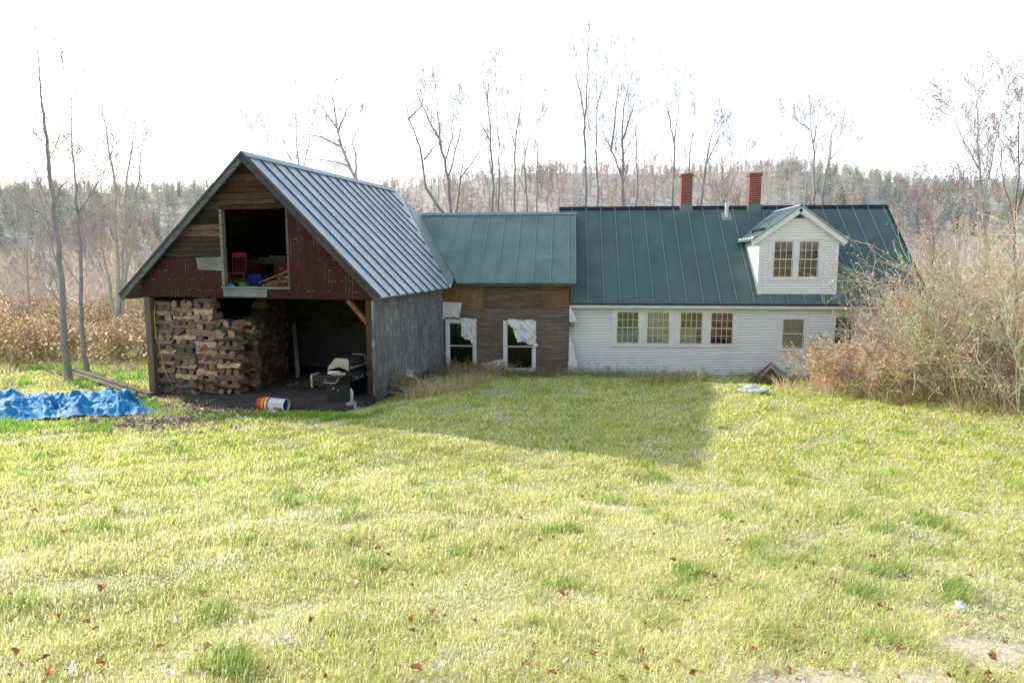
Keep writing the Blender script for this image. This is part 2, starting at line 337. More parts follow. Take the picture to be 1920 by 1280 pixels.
ad = g.n('ShaderNodeVectorMath', operation='ADD'); g.l(sk.outputs[0], ad.inputs[0]); g.l(vc.outputs[0], ad.inputs[1])
g.l(ad.outputs[0], bg.inputs[0]); bg.inputs[1].default_value = .142
sl = bpy.data.lights.new('sun', 'SUN'); sl.energy = 5.0; sl.angle = R(.5); sl.color = (1,.95,.86)
so = bpy.data.objects.new('sun', sl); col.objects.link(so); so.rotation_euler = (-S).to_track_quat('-Z', 'Y').to_euler(); so.location = (-60, 40, 40)

# ================================================================== ground sheet
def axis(lo, hi, fine_lo, fine_hi, st):
    a = list(np.arange(fine_lo, fine_hi + 1e-6, st)); k = st; x = fine_hi
    while x < hi: k *= 1.25; x += k; a.append(x)
    k = st; x = fine_lo
    while x > lo: k *= 1.25; x -= k; a.insert(0, x)
    return np.array(a)
gx = axis(-900, 900, -22, 18, .25); gy = axis(-300, 900, 0, 30, .25)
X, Y = np.meshgrid(gx, gy); Z = terr(X, Y)
fine = np.array([[noise.noise(Vector((x*1.9, y*1.9, 0)))*.02 + noise.noise(Vector((x*.6, y*.6, 3)))*.03 for x in gx] for y in gy])
FW = 1 - sst(16.0, 17.2, Y)*sst(-14, -13, X)*(1 - sst(-5, -4, X))
Z = Z + np.minimum(fine, .02)*FW
V = np.stack([X, Y, Z], -1).reshape(-1, 3); nx, ny = len(gx), len(gy)
I = np.arange(nx*ny).reshape(ny, nx); F = np.stack([I[:-1,:-1], I[:-1,1:], I[1:,1:], I[1:,:-1]], -1).reshape(-1, 4)
o = np_mesh('ground', V, F, (1,1,1), M['ground'], 4); o.data.polygons.foreach_set('use_smooth', [True]*len(F)); tag(o, kind='structure')

# ================================================================== barn (rotated about 10 degrees to the house)
PSB = R(15.116); DA = PSB - PSI
BO = Vector((-12.3*math.cos(DA) + 16.65*math.sin(DA), 12.3*math.sin(DA) + 16.65*math.cos(DA), 0))
BM = Matrix.Translation(BO) @ Matrix.Rotation(-DA, 4, 'Z'); BI = BM.inverted()
def bl(px, py, yb):                                    # barn-local point seen at a survey pixel on the plane y = yb
    o_ = BI @ CC; d_ = BI.to_3x3() @ ray(px, py); return o_ + d_ * ((yb - o_.y) / d_.y)
def bw(x, y, z=0): return BM @ Vector((x, y, z))
barn = empty('barn', BO, -DA); tag(barn, 'open-fronted gable barn with dark red shingle gable and a square loft opening, firewood inside', 'barn')
GZ0, OX0, OX1, OZ0, OZ1 = 2.68, -.87, 1.26, 3.02, 5.20
RX, RZ, EL, ER, EZL, EZR = .06, 6.73, -4.44, 4.18, 2.72, 2.76
SLL, SLR = (RZ-EZL)/(RX-EL), (RZ-EZR)/(ER-RX)
def xl(z): return max(-3.80, RX - (RZ-.10-z)/SLL)
def xr(z): return min(3.86, RX + (RZ-.10-z)/SLR)
rng = random.Random(4)
# weathered boards of the gable, each a real board with its own tone
bd = MB(); z = GZ0 + 1.18; k = 0
def board(x0, x1, z0, z1, c, y=0.0):
    a0, a1 = max(x0, xl(z0)), max(x0, xl(z1)); b0, b1 = min(x1, xr(z0)), min(x1, xr(z1))
    if b0 - a0 < .04 or z1 > RZ: return
    if b1 < a1: a1 = b1 = (a1+b1)/2
    g_ = .006
    bd.slab([(a0+g_, y-.02, z0+g_), (b0-g_, y-.02, z0+g_), (b1-g_, y-.02, z1-g_), (a1+g_, y-.02, z1-g_)], .03, c)
while z < RZ - .12:
    h = rng.uniform(.13, .21); z1 = min(z+h, RZ-.11)
    segs = [(-4, OX0-.05), (OX1+.05, 4)] if z < OZ1 - .02 else [(-4, 4)]
    if z < OZ1 and z1 > OZ1: z1 = OZ1
    for a, b in segs:
        if a > 0: continue
        cuts = [a] + ([rng.uniform(-1.5, 1.2)] if b > 3 and rng.random() < .7 else [rng.uniform(-2.2,-1.2)] if b < 3 and rng.random() < .5 else []) + [b]
        for q in range(len(cuts)-1):
            t = rng.uniform(.22, .75); red = rng.random() < .45
            c = (t*1.1, t*.72, t*.62) if red else (t, t*.93, t*.86)
            if z > 5.9: c = (t*1.2, t*.8, t*.6)
            if b <= OX0 and 4.36 < z < 4.72: c = (1.3, 1.25, 1.18)     # two paler replacement boards
            elif b <= OX0 and z < 4.4: c = (.5, .5, .5)
            board(cuts[q], cuts[q+1], z, z1, c, rng.uniform(-.006, .006))
    z = z1
bd.build('board_siding', M['barn_board'], barn)
pb = MB(); pb.slab([(-1.75,-.035,3.50),(-.92,-.035,3.46),(-.92,-.035,3.86),(-1.80,-.035,3.84)], .012, (1,1,1)); tag(pb.build('patch_board', M['greytrim'], barn), 'bare grey patch board left of the loft opening')
sh = MB()
zt = GZ0 + 1.18
sh.slab([(-3.80,-.02,GZ0),(OX0-.05,-.02,GZ0),(OX0-.05,-.02,zt-.01),(xl(zt),-.02,zt-.01),(-3.80,-.02,max(GZ0+.02, RZ-.1-SLL*(RX+3.8)))], .04)
sh.slab([(OX1+.05,-.021,GZ0),(3.86,-.021,GZ0),(3.86,-.021,GZ0+.25),(xr(OZ1),-.021,OZ1-.01),(OX1+.05,-.021,OZ1-.01)], .04)
sh.slab([(OX0-.05,-.02,GZ0+.001),(OX1+.05,-.02,GZ0+.001),(OX1+.05,-.02,OZ0-.07),(OX0-.05,-.02,OZ0-.07)], .04)
sh.build('shingle_siding', M['shingle'], barn)
tr_ = MB(); tr_.box(OX0-.055, OX0+.03, -.05, .10, OZ0-.0, OZ1, (.9,.85,.75)); tr_.box(OX1-.02, OX1+.05, -.03, .10, OZ0, OZ1, (.55,.42,.38)); tr_.build('jamb', M['greytrim'], barn)
si = MB(); si.box(OX0-.07, OX1+.06, -.09, .12, OZ0-.07, OZ0-.012); si.slab([(OX0-.03,-.052,GZ0+.03),(.55,-.052,GZ0+.03),(.57,-.052,OZ0-.08),(OX0-.03,-.052,OZ0-.08)], .02); si.build('sill', M['greytrim'], barn)
# roof slabs
YF, YR = -.22, 9.55
def zr(x): return RZ - SLR*(x-RX)
def zl(x): return RZ - SLL*(RX-x)
rp = [(RX,YF),(RX,YR),(1.04,9.9),(3.8,6.55),(4.10,5.5),(ER,YF)]
rf = MB(); rf.slab([(x,y,zr(x)) for x,y in rp][::-1], .05); rf.slab([(RX,YF,RZ),(EL,YF,EZL),(EL,YR,EZL),(RX,YR,RZ)][::-1], .05)
P = [Vector(p) for p in rf.v]
roofb = rf.build('roof', M['roof_barn'], barn)
if roofb.data.polygons[0].normal.z < 0: roofb.data.flip_normals()
shm = MB()
for q in range(26):
    u0, u1 = q/26, (q+1)/26-.003
    for x1, zf in ((ER-.25, zr), (EL+.75, zl)):
        a, b = RX+(x1-RX)*u0, RX+(x1-RX)*u1; shm.slab([(a,.06,zf(a)-.06),(a,9.4,zf(a)-.06),(b,9.4,zf(b)-.06),(b,.06,zf(b)-.06)], .02, (rng.uniform(.25,.5),)*3)
shm.build('roof_sheathing', M['barn_board'], barn)
sm = MB(); y = YF + .04; i = 0
def vend(x):                                           # the seams stop short of the valley flashing
    return 9.35 if x < .35 else min(9.35, 9.35 - (x-.35)*1.08)
def xend(y): return 4.17 if y < 5.0 else max(RX+.2, .35 + (9.35-y)/1.08)
while y < 9.2:
    xe = min(4.17, xend(y)); hh = .036
    a, b = Vector((RX+.04, y, zr(RX+.04))), Vector((xe, y, zr(xe))); up = Vector((SLR,0,1)).normalized()
    sm.obox((a+b)/2 + up*hh/2, (b-a)/2, (0,.011,0), up*hh/2)
    y += .60
sm.build('roof_seam', M['seam_dark'], roofb)
rc = MB(); n1 = Vector((SLR,0,1)).normalized(); n2 = Vector((-SLL,0,1)).normalized()
rc.slab([(RX,YF-.03,RZ+.06),(RX+.16,YF-.03,zr(RX+.16)+.06),(RX+.16,YR+.02,zr(RX+.16)+.06),(RX,YR+.02,RZ+.06)], .015)
rc.slab([(RX,YR+.02,RZ+.06),(RX-.16,YR+.02,zl(RX-.16)+.06),(RX-.16,YF-.03,zl(RX-.16)+.06),(RX,YF-.03,RZ+.06)], .015)
rc.build('ridge_cap', M['ridge'], roofb)
fl = MB(); fo = Vector((SLR,0,1)).normalized()*.012
fl.poly([Vector((x,y,zr(x)))+fo for x,y in [(.55,9.62),(1.04,9.88),(3.8,6.53),(4.05,5.45),(3.75,5.75)]]); fl.build('valley_flashing', M['roof_shed'], roofb)
rk = MB()
for x0, x1, zf, s in ((RX, EL, zl, -1), (RX, ER, zr, 1)):
    a, b = Vector((x0,YF-.012,RZ-.055)), Vector((x1,YF-.012,zf(x1)-.055)); n = (n2 if s < 0 else n1)
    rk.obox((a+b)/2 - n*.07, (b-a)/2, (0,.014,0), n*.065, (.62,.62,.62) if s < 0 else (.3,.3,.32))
rk.build('rake_board', M['greytrim'], barn)
re_ = MB()
for x0, x1, zf, n in ((RX, EL, zl, n2), (RX, ER, zr, n1)):
    a, b = Vector((x0,YF-.03,RZ+.005)), Vector((x1,YF-.03,zf(x1)+.005)); re_.obox((a+b)/2, (b-a)/2, (0,.015,0), n*.035)
re_.build('roof_edge_trim', M['seam_dark'], roofb)
so_ = MB()                                              # boarded soffit of the wide left overhang
for q in range(6):
    x0 = EL+.03 + q*.105; so_.slab([(x0,YF+.02,zl(x0)-.14),(x0+.1,YF+.02,zl(x0+.1)-.14),(x0+.1,YR,zl(x0+.1)-.14),(x0,YR,zl(x0)-.14)], .02, (1.3,1.25,1.15))
so_.build('soffit', M['barn_board'], barn)
# walls
we = BI @ on_y(831, 600, 24.6); wa = MB(); we = we + (we-Vector((3.87,0,0)))*.25; wa.slab([(3.87,0,-.7),(we.x,we.y,-.7),(we.x,we.y,2.74),(3.87,0,2.70)], .07); sidew = wa.build('side_wall', M['ply_grey'], barn); tag(sidew, 'streaky grey plywood side wall')
wa = MB()
for q in range(45):
    y0 = .02 + q*.213; wa.box(-3.80, -3.755, y0, y0+.206, -.6, 2.95, (rng.uniform(.6,1.1),)*3)
wa.build('left_wall', M['barn_board'], barn)
wa = MB(); wa.slab([(-3.78,9.42,-.3),(3.0,9.42,-.3),(3.0,9.42,2.95),(RX,9.42,6.5),(-3.78,9.42,2.85)], .06); wa.build('rear_wall', M['barn_board'], barn)
lb2 = MB(); lb2.slab([(-3.3,5.0,2.96),(3.3,5.0,2.96),(3.3,5.0,3.4),(RX,5.0,6.4),(-3.3,5.0,3.4)], .05); lb2.build('loft_shade_sheet', M['ink_shade'], barn); lf = MB(); lf.box(-3.74, 3.74, .03, .8, 2.74, 2.95); lf.box(-3.74, 3.2, .8, 9.35, 2.741, 2.951); lf.build('loft_floor', M['barn_board'], barn)  # black sheet added across the loft to paint its deep shade
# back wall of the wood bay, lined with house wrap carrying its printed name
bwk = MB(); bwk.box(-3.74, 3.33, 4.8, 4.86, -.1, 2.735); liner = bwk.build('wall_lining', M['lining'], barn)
def text(name, body, size, loc, mt, parent, rot=(R(90),0,0), extr=.002, width=None):
    cu = bpy.data.curves.new(name, 'FONT'); cu.body = body; cu.size = size; cu.extrude = extr; cu.align_x = 'CENTER'
    t = bpy.data.objects.new(name, cu); col.objects.link(t); dg = bpy.context.evaluated_depsgraph_get(); dg.update()
    me = bpy.data.meshes.new_from_object(t.evaluated_get(dg)); bpy.data.objects.remove(t); bpy.data.curves.remove(cu)
    if width:
        xs = [v.co.x for v in me.vertices]; k_ = width/(max(xs)-min(xs))
        for v in me.vertices: v.co.x *= k_
    me.materials.clear(); me.materials.append(mt); o_ = bpy.data.objects.new(name, me); col.objects.link(o_); o_.location = loc; o_.rotation_euler = rot; o_.parent = parent; return o_
for px in (566, 653):
    q = bl(px, 605, 4.79); text('lettering', 'Tyvek', .42, (q.x, 4.795, q.z), M['ink_shade'], liner, width=.92)
    q = bl(px, 614, 4.79); text('lettering', 'HomeWrap', .13, (q.x, 4.795, q.z), M['ink_shade'], liner)
sb = MB(); FZ = lambda x: -.36+.36*(x+3.8)/7.6
sb.slab([(-3.85,-.30,FZ(-3.85)),(3.88,-.30,FZ(3.88)),(3.50,4.8,FZ(3.5)),(-3.85,4.8,FZ(-3.85))], .35); sb.slab([(-3.8,-1.2,FZ(-3.8)-.06),(3.7,-1.2,FZ(3.7)-.06),(3.88,-.301,FZ(3.88)-.012),(-3.85,-.301,FZ(-3.85)-.012)], .3); sb.build('floor_slab', M['slab'], barn)
for x0, x1, c in ((-3.80, -3.58, (1.5,1.5,1.5)), (3.62, 3.84, (.75,.55,.42))):
    p_ = MB(); p_.box(x0, x1, .0, .2, -.5, 2.66, c); p_.build('post', M['post'], barn, bevel=.008)
br = MB(); br.bar((3.68,.10,1.98),(3.05,.10,2.66),.13,.12,(2.0,1.35,.75)); br.build('corner_brace', M['post'], barn)
bm_ = MB(); bm_.box(-3.78, 3.84, .03, .19, 2.675, 2.74, (.4,.35,.3)); bm_.build('header_beam', M['post'], barn)

# ================================================================== low connecting shed
SY, SEY, SEZ, SP = 24.6, 24.3, 2.96, R(36)
shed = empty('shed', (-2.3, SY, gz(-2.3, 24.6))); tag(shed, 'low brown plywood shed under a green metal roof between the barn and the white farmhouse', 'shed')
def child(o, par): o.parent = par; o.matrix_parent_inverse = Matrix.Translation(par.location).inverted(); return o
def sbuild(mb, name, m, par=None, **k): return child(mb.build(name, m, None, **k), par or shed) if par is None else _sub(mb.build(name, m, None, **k), par)
def _sub(o, par): o.parent = par; return o
tp = math.tan(SP)
def holes_wall(x0, x1, z0, z1, holes, fn):
    xs = sorted({x0, x1, *[h[0] for h in holes], *[h[1] for h in holes]}); zs = sorted({z0, z1, *[h[2] for h in holes], *[h[3] for h in holes]})
    for a, b in zip(xs, xs[1:]):
        for c, d in zip(zs, zs[1:]):
            if not any(h[0] <= (a+b)/2 <= h[1] and h[2] <= (c+d)/2 <= h[3] for h in holes): fn(a, b, c, d)
SW = [(-4.52, -3.42, -.34, 1.56), (-2.35, -1.19, -.32, 1.53)]
wm = MB(); holes_wall(-4.9, .06, -.9, 2.94, SW, lambda a,b,c,d: wm.box(a, b, SY, SY+.06, c, d))
wm.box(.0, .06, SY+.06, SY+3.5, -.9, 2.94); sbuild(wm, 'wall', M['ply_brown'])
pp = MB(); pp.box(-4.62, -3.12, SY-.016, SY-.002, 1.97, 2.9); sbuild(pp, 'plywood_patch', M['ply_tan'])
pp = MB(); pp.box(-3.115, -.95, SY-.014, SY-.002, 2.0, 2.90, (.78,.72,.66)); pp.box(-.945, .055, SY-.013, SY-.002, 2.02, 2.90, (1.1,.8,.55)); sbuild(pp, 'plywood_sheet', M['ply_brown'])
rd = 3.78; RY, RZS = SEY+rd, SEZ+rd*tp
def zs_(y): return SEZ + (y-SEY)*tp
rf = MB(); rf.slab([(-4.4,SEY,SEZ),(.3,SEY,SEZ),(.3,RY,RZS),(-6.3,RY,RZS)], .04); rf.slab([(.3,RY,RZS),(.3,RY+3.4,SEZ),(-5.0,RY+3.4,SEZ),(-6.1,RY,RZS)], .04)
sroof = sbuild(rf, 'roof', M['roof_shed'])
un = Vector((0,-tp,1)).normalized()
sm = MB(); x = .02
while x > -6.2:
    y0 = SEY if x > -4.2 else SEY + (-4.2-x)/(6.31-4.2)*3.72 + .12
    if y0 < RY-.15:
        a, b = Vector((x,y0,zs_(y0))), Vector((x,RY-.05,zs_(RY-.05))); sm.obox((a+b)/2+un*.022, (b-a)/2, (.012,0,0), un*.022)
    x -= .655
for xx in (.29,): 
    a, b = Vector((xx,SEY,zs_(SEY))), Vector((xx,RY,zs_(RY))); sm.obox((a+b)/2+un*.02, (b-a)/2, (.012,0,0), un*.025)
_sub(sm.build('roof_seam', M['seam']), sroof)
rc = MB(); rc.slab([(-6.12,RY-.14,zs_(RY-.14)+.055),(.36,RY-.14,zs_(RY-.14)+.055),(.36,RY,RZS+.055),(-6.12,RY,RZS+.055)], .02); rc.slab([(-6.12,RY,RZS+.055),(.36,RY,RZS+.055),(.36,RY+.14,zs_(RY-.14)+.055),(-6.12,RY+.14,zs_(RY-.14)+.055)], .02)
_sub(rc.build('ridge_cap', M['ridge']), sroof)
fa = MB(); fa.box(-4.3, .3, SEY+.005, SEY+.03, SEZ-.12, SEZ-.045); sbuild(fa, 'fascia', M['rusty'])
so2 = MB(); so2.box(-4.3, .2, SEY+.03, SY-.002, SEZ-.10, SEZ-.06); sbuild(so2, 'soffit', M['rusty'])
for x0, x1, z0, z1 in SW:
    f_ = MB(); k = .085
    f_.box(x0-.03, x0+k, SY-.04, SY+.05, z0-.04, z1+.03); f_.box(x1-k, x1+.03, SY-.04, SY+.05, z0-.04, z1+.03)
    f_.box(x0+k, x1-k, SY-.04, SY+.05, z1-k, z1+.03); f_.box(x0+k, x1-k, SY-.04, SY+.05, z0-.04, z0+k-.03)
    wn = sbuild(f_, 'window', M['whitevinyl'], bevel=.006)
    s_ = MB(); zm = z0 + (z1-z0)*.49
    for a, b, yy in ((z0+k-.03, zm+.02, SY+.035), (zm-.02, z1-k, SY+.012)):
        s_.box(x0+k, x0+k+.04, yy, yy+.02, a, b); s_.box(x1-k-.04, x1-k, yy, yy+.02, a, b); s_.box(x0+k+.04, x1-k-.04, yy, yy+.02, b-.045, b); s_.box(x0+k+.04, x1-k-.04, yy, yy+.02, a, a+.04)
    _sub(s_.build('sash', M['whitevinyl']), wn)
    p_ = MB(); p_.poly([(x0+k,SY+.045,z0),(x1-k,SY+.045,z0),(x1-k,SY+.045,zm),(x0+k,SY+.045,zm)]); p_.poly([(x0+k,SY+.022,zm),(x1-k,SY+.022,zm),(x1-k,SY+.022,z1-k),(x0+k,SY+.022,z1-k)])
    _sub(p_.build('pane', M['glass_dark']), wn)
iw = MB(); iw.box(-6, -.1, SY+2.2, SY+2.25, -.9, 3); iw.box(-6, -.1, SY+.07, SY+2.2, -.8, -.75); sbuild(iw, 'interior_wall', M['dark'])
def cloth(name, c00, c10, c11, c01, mt, par, amp=.04, nx=16, nz=20, seed=0, ragged=.05):
    rr = Vector((seed*3.1, seed*1.7, 0)); vs = []
    for j in range(nz+1):
        for i in range(nx+1):
            u, v = i/nx, j/nz
            p = Vector(c00)*(1-u)*(1-v) + Vector(c10)*u*(1-v) + Vector(c11)*u*v + Vector(c01)*(1-u)*v
            n_ = noise.noise(Vector((u*4, v*3, 0))+rr); n2_ = noise.noise(Vector((u*9, v*6, 5))+rr)
            p += Vector((ragged*n2_*v, -amp*(abs(n_)*1.6 + .5*abs(n2_)), ragged*n_*(.3+v)))
            vs.append(p)
    m_ = MB(); m_.add(vs, [(j*(nx+1)+i, j*(nx+1)+i+1, (j+1)*(nx+1)+i+1, (j+1)*(nx+1)+i) for j in range(nz) for i in range(nx)])
    o_ = m_.build(name, mt, None, smooth=True)
    return child(o_, par)
tag(cloth('house_wrap_scrap', (-4.68,SY-.02,2.24), (-3.92,SY-.02,2.22), (-4.02,SY-.02,1.68), (-4.68,SY-.02,1.62), M['wrap'], shed, .02, seed=1, ragged=.05), 'square of white house wrap above the left window')
tag(cloth('house_wrap_flap', (-4.0,SY-.055,1.66), (-3.36,SY-.055,1.60), (-3.5,SY-.08,.72), (-3.92,SY-.08,.93), M['wrap'], shed, .07, seed=2, ragged=.12), 'torn wrap hanging over the corner of the left window')
tag(cloth('house_wrap_flap', (-2.22,SY-.055,1.62), (-1.28,SY-.055,1.60), (-1.08,SY-.08,.62), (-1.78,SY-.08,.80), M['wrap'], shed, .09, seed=5, ragged=.12), 'torn wrap hanging over the corner of the right window')
tag(cloth('house_wrap_scrap', (-3.42,SY-.03,-.10), (-2.36,SY-.03,.12), (-2.36,SY-.14,-.62), (-3.42,SY-.14,-.62), M['wrap'], shed, .08, seed=7, ragged=.15), 'crumpled wrap low between the two windows')
tag(cloth('house_wrap_strip', (.075,SY-.02,1.0), (.13,SY-.02,1.0), (.52,SY-.12,-.6), (.02,SY-.12,-.6), M['wrap'], shed, .05, seed=8, ragged=.06), 'white wrap strip hanging down the corner')
tag(cloth('house_wrap_strip', (.07,SY-.02,2.05), (.12,SY-.02,2.05), (.36,SY-.1,1.55), (.07,SY-.05,1.5), M['wrap'], shed, .03, seed=9, ragged=.05), 'white wrap scrap beside the wall lantern')

# ================================================================== farmhouse
HY, HEY, HEZ, HP = 25.1, 24.75, 2.21, R(43); th_ = math.tan(HP); HX0, HX1 = -.36, 12.9
house = empty('farmhouse', (6, HY, gz(6, 25))); tag(house, 'long white clapboard farmhouse under a dark green standing seam roof with one gabled dormer', 'farmhouse')
def hb(mb, name, m, **k): return child(mb.build(name, m, None, **k), house)
HRY = 28.8; HRZ = HEZ + (HRY-HEY)*th_
def zh(y): return HEZ + (y-HEY)*th_
HW = [(1.84,2.66,.68,1.88),(2.96,3.78,.68,1.88),(4.17,4.99,.68,1.88),(5.28,6.10,.68,1.88),(7.87,8.64,.55,1.65),(9.72,10.4,.75,1.75)]
cl = MB(); z = -1.05; rng = random.Random(8)
while z < 2.0:
    hs = [h for h in HW if h[2] < z+.05 < h[3]]; xs = [HX0+.3] + [q for h in hs for q in (h[0]-.01, h[1]+.01)] + [HX1]
    for a, b in zip(xs[::2], xs[1::2]):
        cuts = [a] + sorted(rng.uniform(a, b) for _ in range(int((b-a)/4))) + [b]
        for c0, c1 in zip(cuts, cuts[1:]):
            t = rng.uniform(.95, 1.03); e = rng.uniform(-.002,.002)
            cl.add([(c0,HY-.016+e,z),(c1,HY-.016+e,z),(c1,HY-.003,z+.106),(c0,HY-.003,z+.106),(c0,HY,z),(c1,HY,z)], [(4,5,1,0)], (t,t,t)); q_ = z+.083; e2_ = HY-.003-.013*(z+.106-q_)/.106; cl.add([(c0,HY-.016+e,z),(c1,HY-.016+e,z),(c1,e2_,q_),(c0,e2_,q_)], [(0,1,2,3)], (t,t,t)); cl.add([(c0,e2_,q_),(c1,e2_,q_),(c1,HY+.002,q_+.004),(c0,HY+.002,q_+.004),(c1,HY+.002,z+.104),(c0,HY+.002,z+.104)], [(0,1,2,3),(3,2,4,5)], (.42,.42,.44))  # dark strip at each board top is painted lap shadow
    z += .1
hb(cl, 'clapboard_wall', M['clap'])
bwll = MB(); holes_wall(HX0+.3, HX1, -1.2, 2.2, HW, lambda a,b,c,d: bwll.box(a, b, HY+.004, HY+.1, c, d))
bwll.slab([(HX1,HY+.1,-1.2),(HX1,32.5,-1.2),(HX1,32.5,HEZ),(HX1,HRY,HRZ-.06),(HX1,HY+.1,HEZ)], .06); bwll.slab([(HX0+.3,32.5,-1.2),(HX0+.3,HY+.1,-1.2),(HX0+.3,HY+.1,HEZ),(HX0+.3,HRY,HRZ-.06),(HX0+.3,32.5,HEZ)], .06)
bwll.box(HX0+.36, HX1-.06, 32.4, 32.5, -1.2, HEZ); hb(bwll, 'shell_wall', M['white'])
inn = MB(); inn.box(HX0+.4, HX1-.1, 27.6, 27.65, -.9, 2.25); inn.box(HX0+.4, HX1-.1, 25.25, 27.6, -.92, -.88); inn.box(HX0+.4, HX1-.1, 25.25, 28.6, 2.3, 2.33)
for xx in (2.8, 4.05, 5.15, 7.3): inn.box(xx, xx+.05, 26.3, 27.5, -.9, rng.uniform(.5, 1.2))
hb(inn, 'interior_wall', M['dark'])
fz = MB(); fz.box(HX0+.3, HX1+.02, HY-.045, HY+.003, 1.99, 2.165); fz.box(HX0+.3, HX1+.1, HEY+.06, HY-.045, 2.115, 2.135); hb(fz, 'frieze_board', M['white'])
gu = MB(); gu.box(HX0, HX1+.05, HEY+.01, HEY+.06, 2.04, 2.17); hb(gu, 'eave_fascia', M['white'])
fd = MB()
for q in range(40):
    x0 = HX0+.4+q*.31; fd.box(x0+.005, x0+rng.uniform(.27,.305), HY-.03+rng.uniform(-.02,.02), HY+.05, -1.3, -.98+rng.uniform(-.03,.03))
hb(fd, 'foundation', M['rock'])
# dormer opening is left by splitting the roof round it
DX0, DX1, DY, DEZ = 6.93, 9.70, 25.14, 4.56
rf = MB(); rf.slab([(HX0,HEY,HEZ),(HX1,HEY,HEZ),(HX1,HRY,HRZ),(HX0,HRY,HRZ)], .05); rf.slab([(HX0,HRY,HRZ),(HX1,HRY,HRZ),(HX1,32.85,HEZ),(HX0,32.85,HEZ)], .05)
hroof = hb(rf, 'roof', M['roof'])
un = Vector((0,-th_,1)).normalized()
sm = MB(); x = .74 - .60
while x < HX1:
    if DX0-.15 < x < DX1+.15: parts = [(HEY+.01, DY-.06), (28.2, HRY-.05)]
    else: parts = [(HEY+.01, HRY-.05)]
    for y0, y1 in parts:
        a, b = Vector((x,y0,zh(y0))), Vector((x,y1,zh(y1))); sm.obox((a+b)/2+un*.02, (b-a)/2, (.011,0,0), un*.02)
    x += .600
_sub(sm.build('roof_seam', M['seam']), hroof)
ed = MB()
for xx in (HX0, HX1): 
    a, b = Vector((xx,HEY,zh(HEY))), Vector((xx,HRY,zh(HRY))); ed.obox((a+b)/2-un*.03, (b-a)/2, (.02,0,0), un*.06)
ed.box(HX0, HX1, HEY-.02, HEY-.001, HEZ-.07, HEZ-.005); _sub(ed.build('roof_edge_trim', M['seam_dark']), hroof)
rc = MB(); rc.slab([(HX0-.04,HRY-.15,zh(HRY-.15)+.05),(HX1+.04,HRY-.15,zh(HRY-.15)+.05),(HX1+.04,HRY,HRZ+.05),(HX0-.04,HRY,HRZ+.05)], .03); rc.slab([(HX0-.04,HRY,HRZ+.05),(HX1+.04,HRY,HRZ+.05),(HX1+.04,HRY+.15,zh(HRY-.15)+.05),(HX0-.04,HRY+.15,zh(HRY-.15)+.05)], .03)
_sub(rc.build('ridge_cap', M['seam_dark']), hroof)
def sash_unit(x0, x1, z0, z1, Yw, cols, rows, par, cur, casing=.0, wid=.03, bc=None):
    f_ = MB(); t = .045
    f_.box(x0-t, x0, Yw-.035, Yw+.07, z0-t, z1+t); f_.box(x1, x1+t, Yw-.035, Yw+.07, z0-t, z1+t); f_.box(x0, x1, Yw-.035, Yw+.07, z1, z1+t); f_.box(x0-t-.02, x1+t+.02, Yw-.07, Yw+.07, z0-t-.03, z0-t+.0005); f_.box(x0, x1, Yw-.03, Yw+.07, z0-t+.001, z0)
    wn = child(f_.build('window', M['white'], None), house) if par is house else _sub(f_.build('window', M['white']), par)
    zm = (z0+z1)/2; s_ = MB(); b = wid
    for a, c, yy in ((z0, zm+.015, Yw+.03), (zm-.015, z1, Yw+.0)):
        s_.box(x0, x0+b, yy, yy+.025, a, c); s_.box(x1-b, x1, yy, yy+.025, a, c); s_.box(x0+b, x1-b, yy, yy+.025, c-b, c); s_.box(x0+b, x1-b, yy, yy+.025, a, a+b)
        for i in range(1, cols):
            xx = x0+b+(x1-x0-2*b)*i/cols; s_.box(xx-.007, xx+.007, yy+.003, yy+.022, a+b, c-b)
        for j in range(1, rows):
            zz = a+b+(c-a-2*b)*j/rows; s_.box(x0+b, x1-b, yy+.004, yy+.021, zz-.007, zz+.007)
    p_ = MB(); p_.poly([(x0,Yw+.045,z0),(x1,Yw+.045,z0),(x1,Yw+.045,zm),(x0,Yw+.045,zm)]); p_.poly([(x0,Yw+.015,zm),(x1,Yw+.015,zm),(x1,Yw+.015,z1),(x0,Yw+.015,z1)])
    subp = wn if par is house else par
    _sub(s_.build('sash', M['white']), subp); _sub(p_.build('pane', M['glass']), subp)
    for (ca, cb, cc_, cd_) in cur:
        m_ = MB(); n = 24; xa, xb = x0+(x1-x0)*ca, x0+(x1-x0)*cb; za, zb = z0+(z1-z0)*cc_, z0+(z1-z0)*cd_
        vs = [(xa+(xb-xa)*i/n, Yw+.11+.018*math.sin(i*1.9+ca*7), zz) for zz in (za, zb) for i in range(n+1)]
        m_.add(vs, [(i, i+1, n+2+i, n+1+i) for i in range(n)]); _sub(m_.build('curtain', M['curtain']), subp)
    return wn
CUR = [[(.02,.98,.02,.42)], [(.02,.98,.02,.97)], [(.02,.75,.02,.45)], [], [(.0,1,0,1)], []]
for (x0, x1, z0, z1), cu in zip(HW, CUR): sash_unit(x0, x1, z0, z1, HY, 4 if x0 < 7 else (1 if x0 < 9 else 3), 2 if not 7 < x0 < 9 else 1, house, cu)
cs = MB()
xs = [1.66] + [v for h in HW[:4] for v in (h[0]-.045, h[1]+.045)] + [6.26]
for a, b in zip(xs[::2], xs[1::2]): cs.box(a, b, HY-.032, HY-.004, .58, 1.988)
cs.box(1.66, 6.26, HY-.034, HY-.004, 1.926, 1.989); cs.box(1.62, 6.30, HY-.06, HY-.004, .555, .60)
hb(cs, 'window_casing', M['white'])
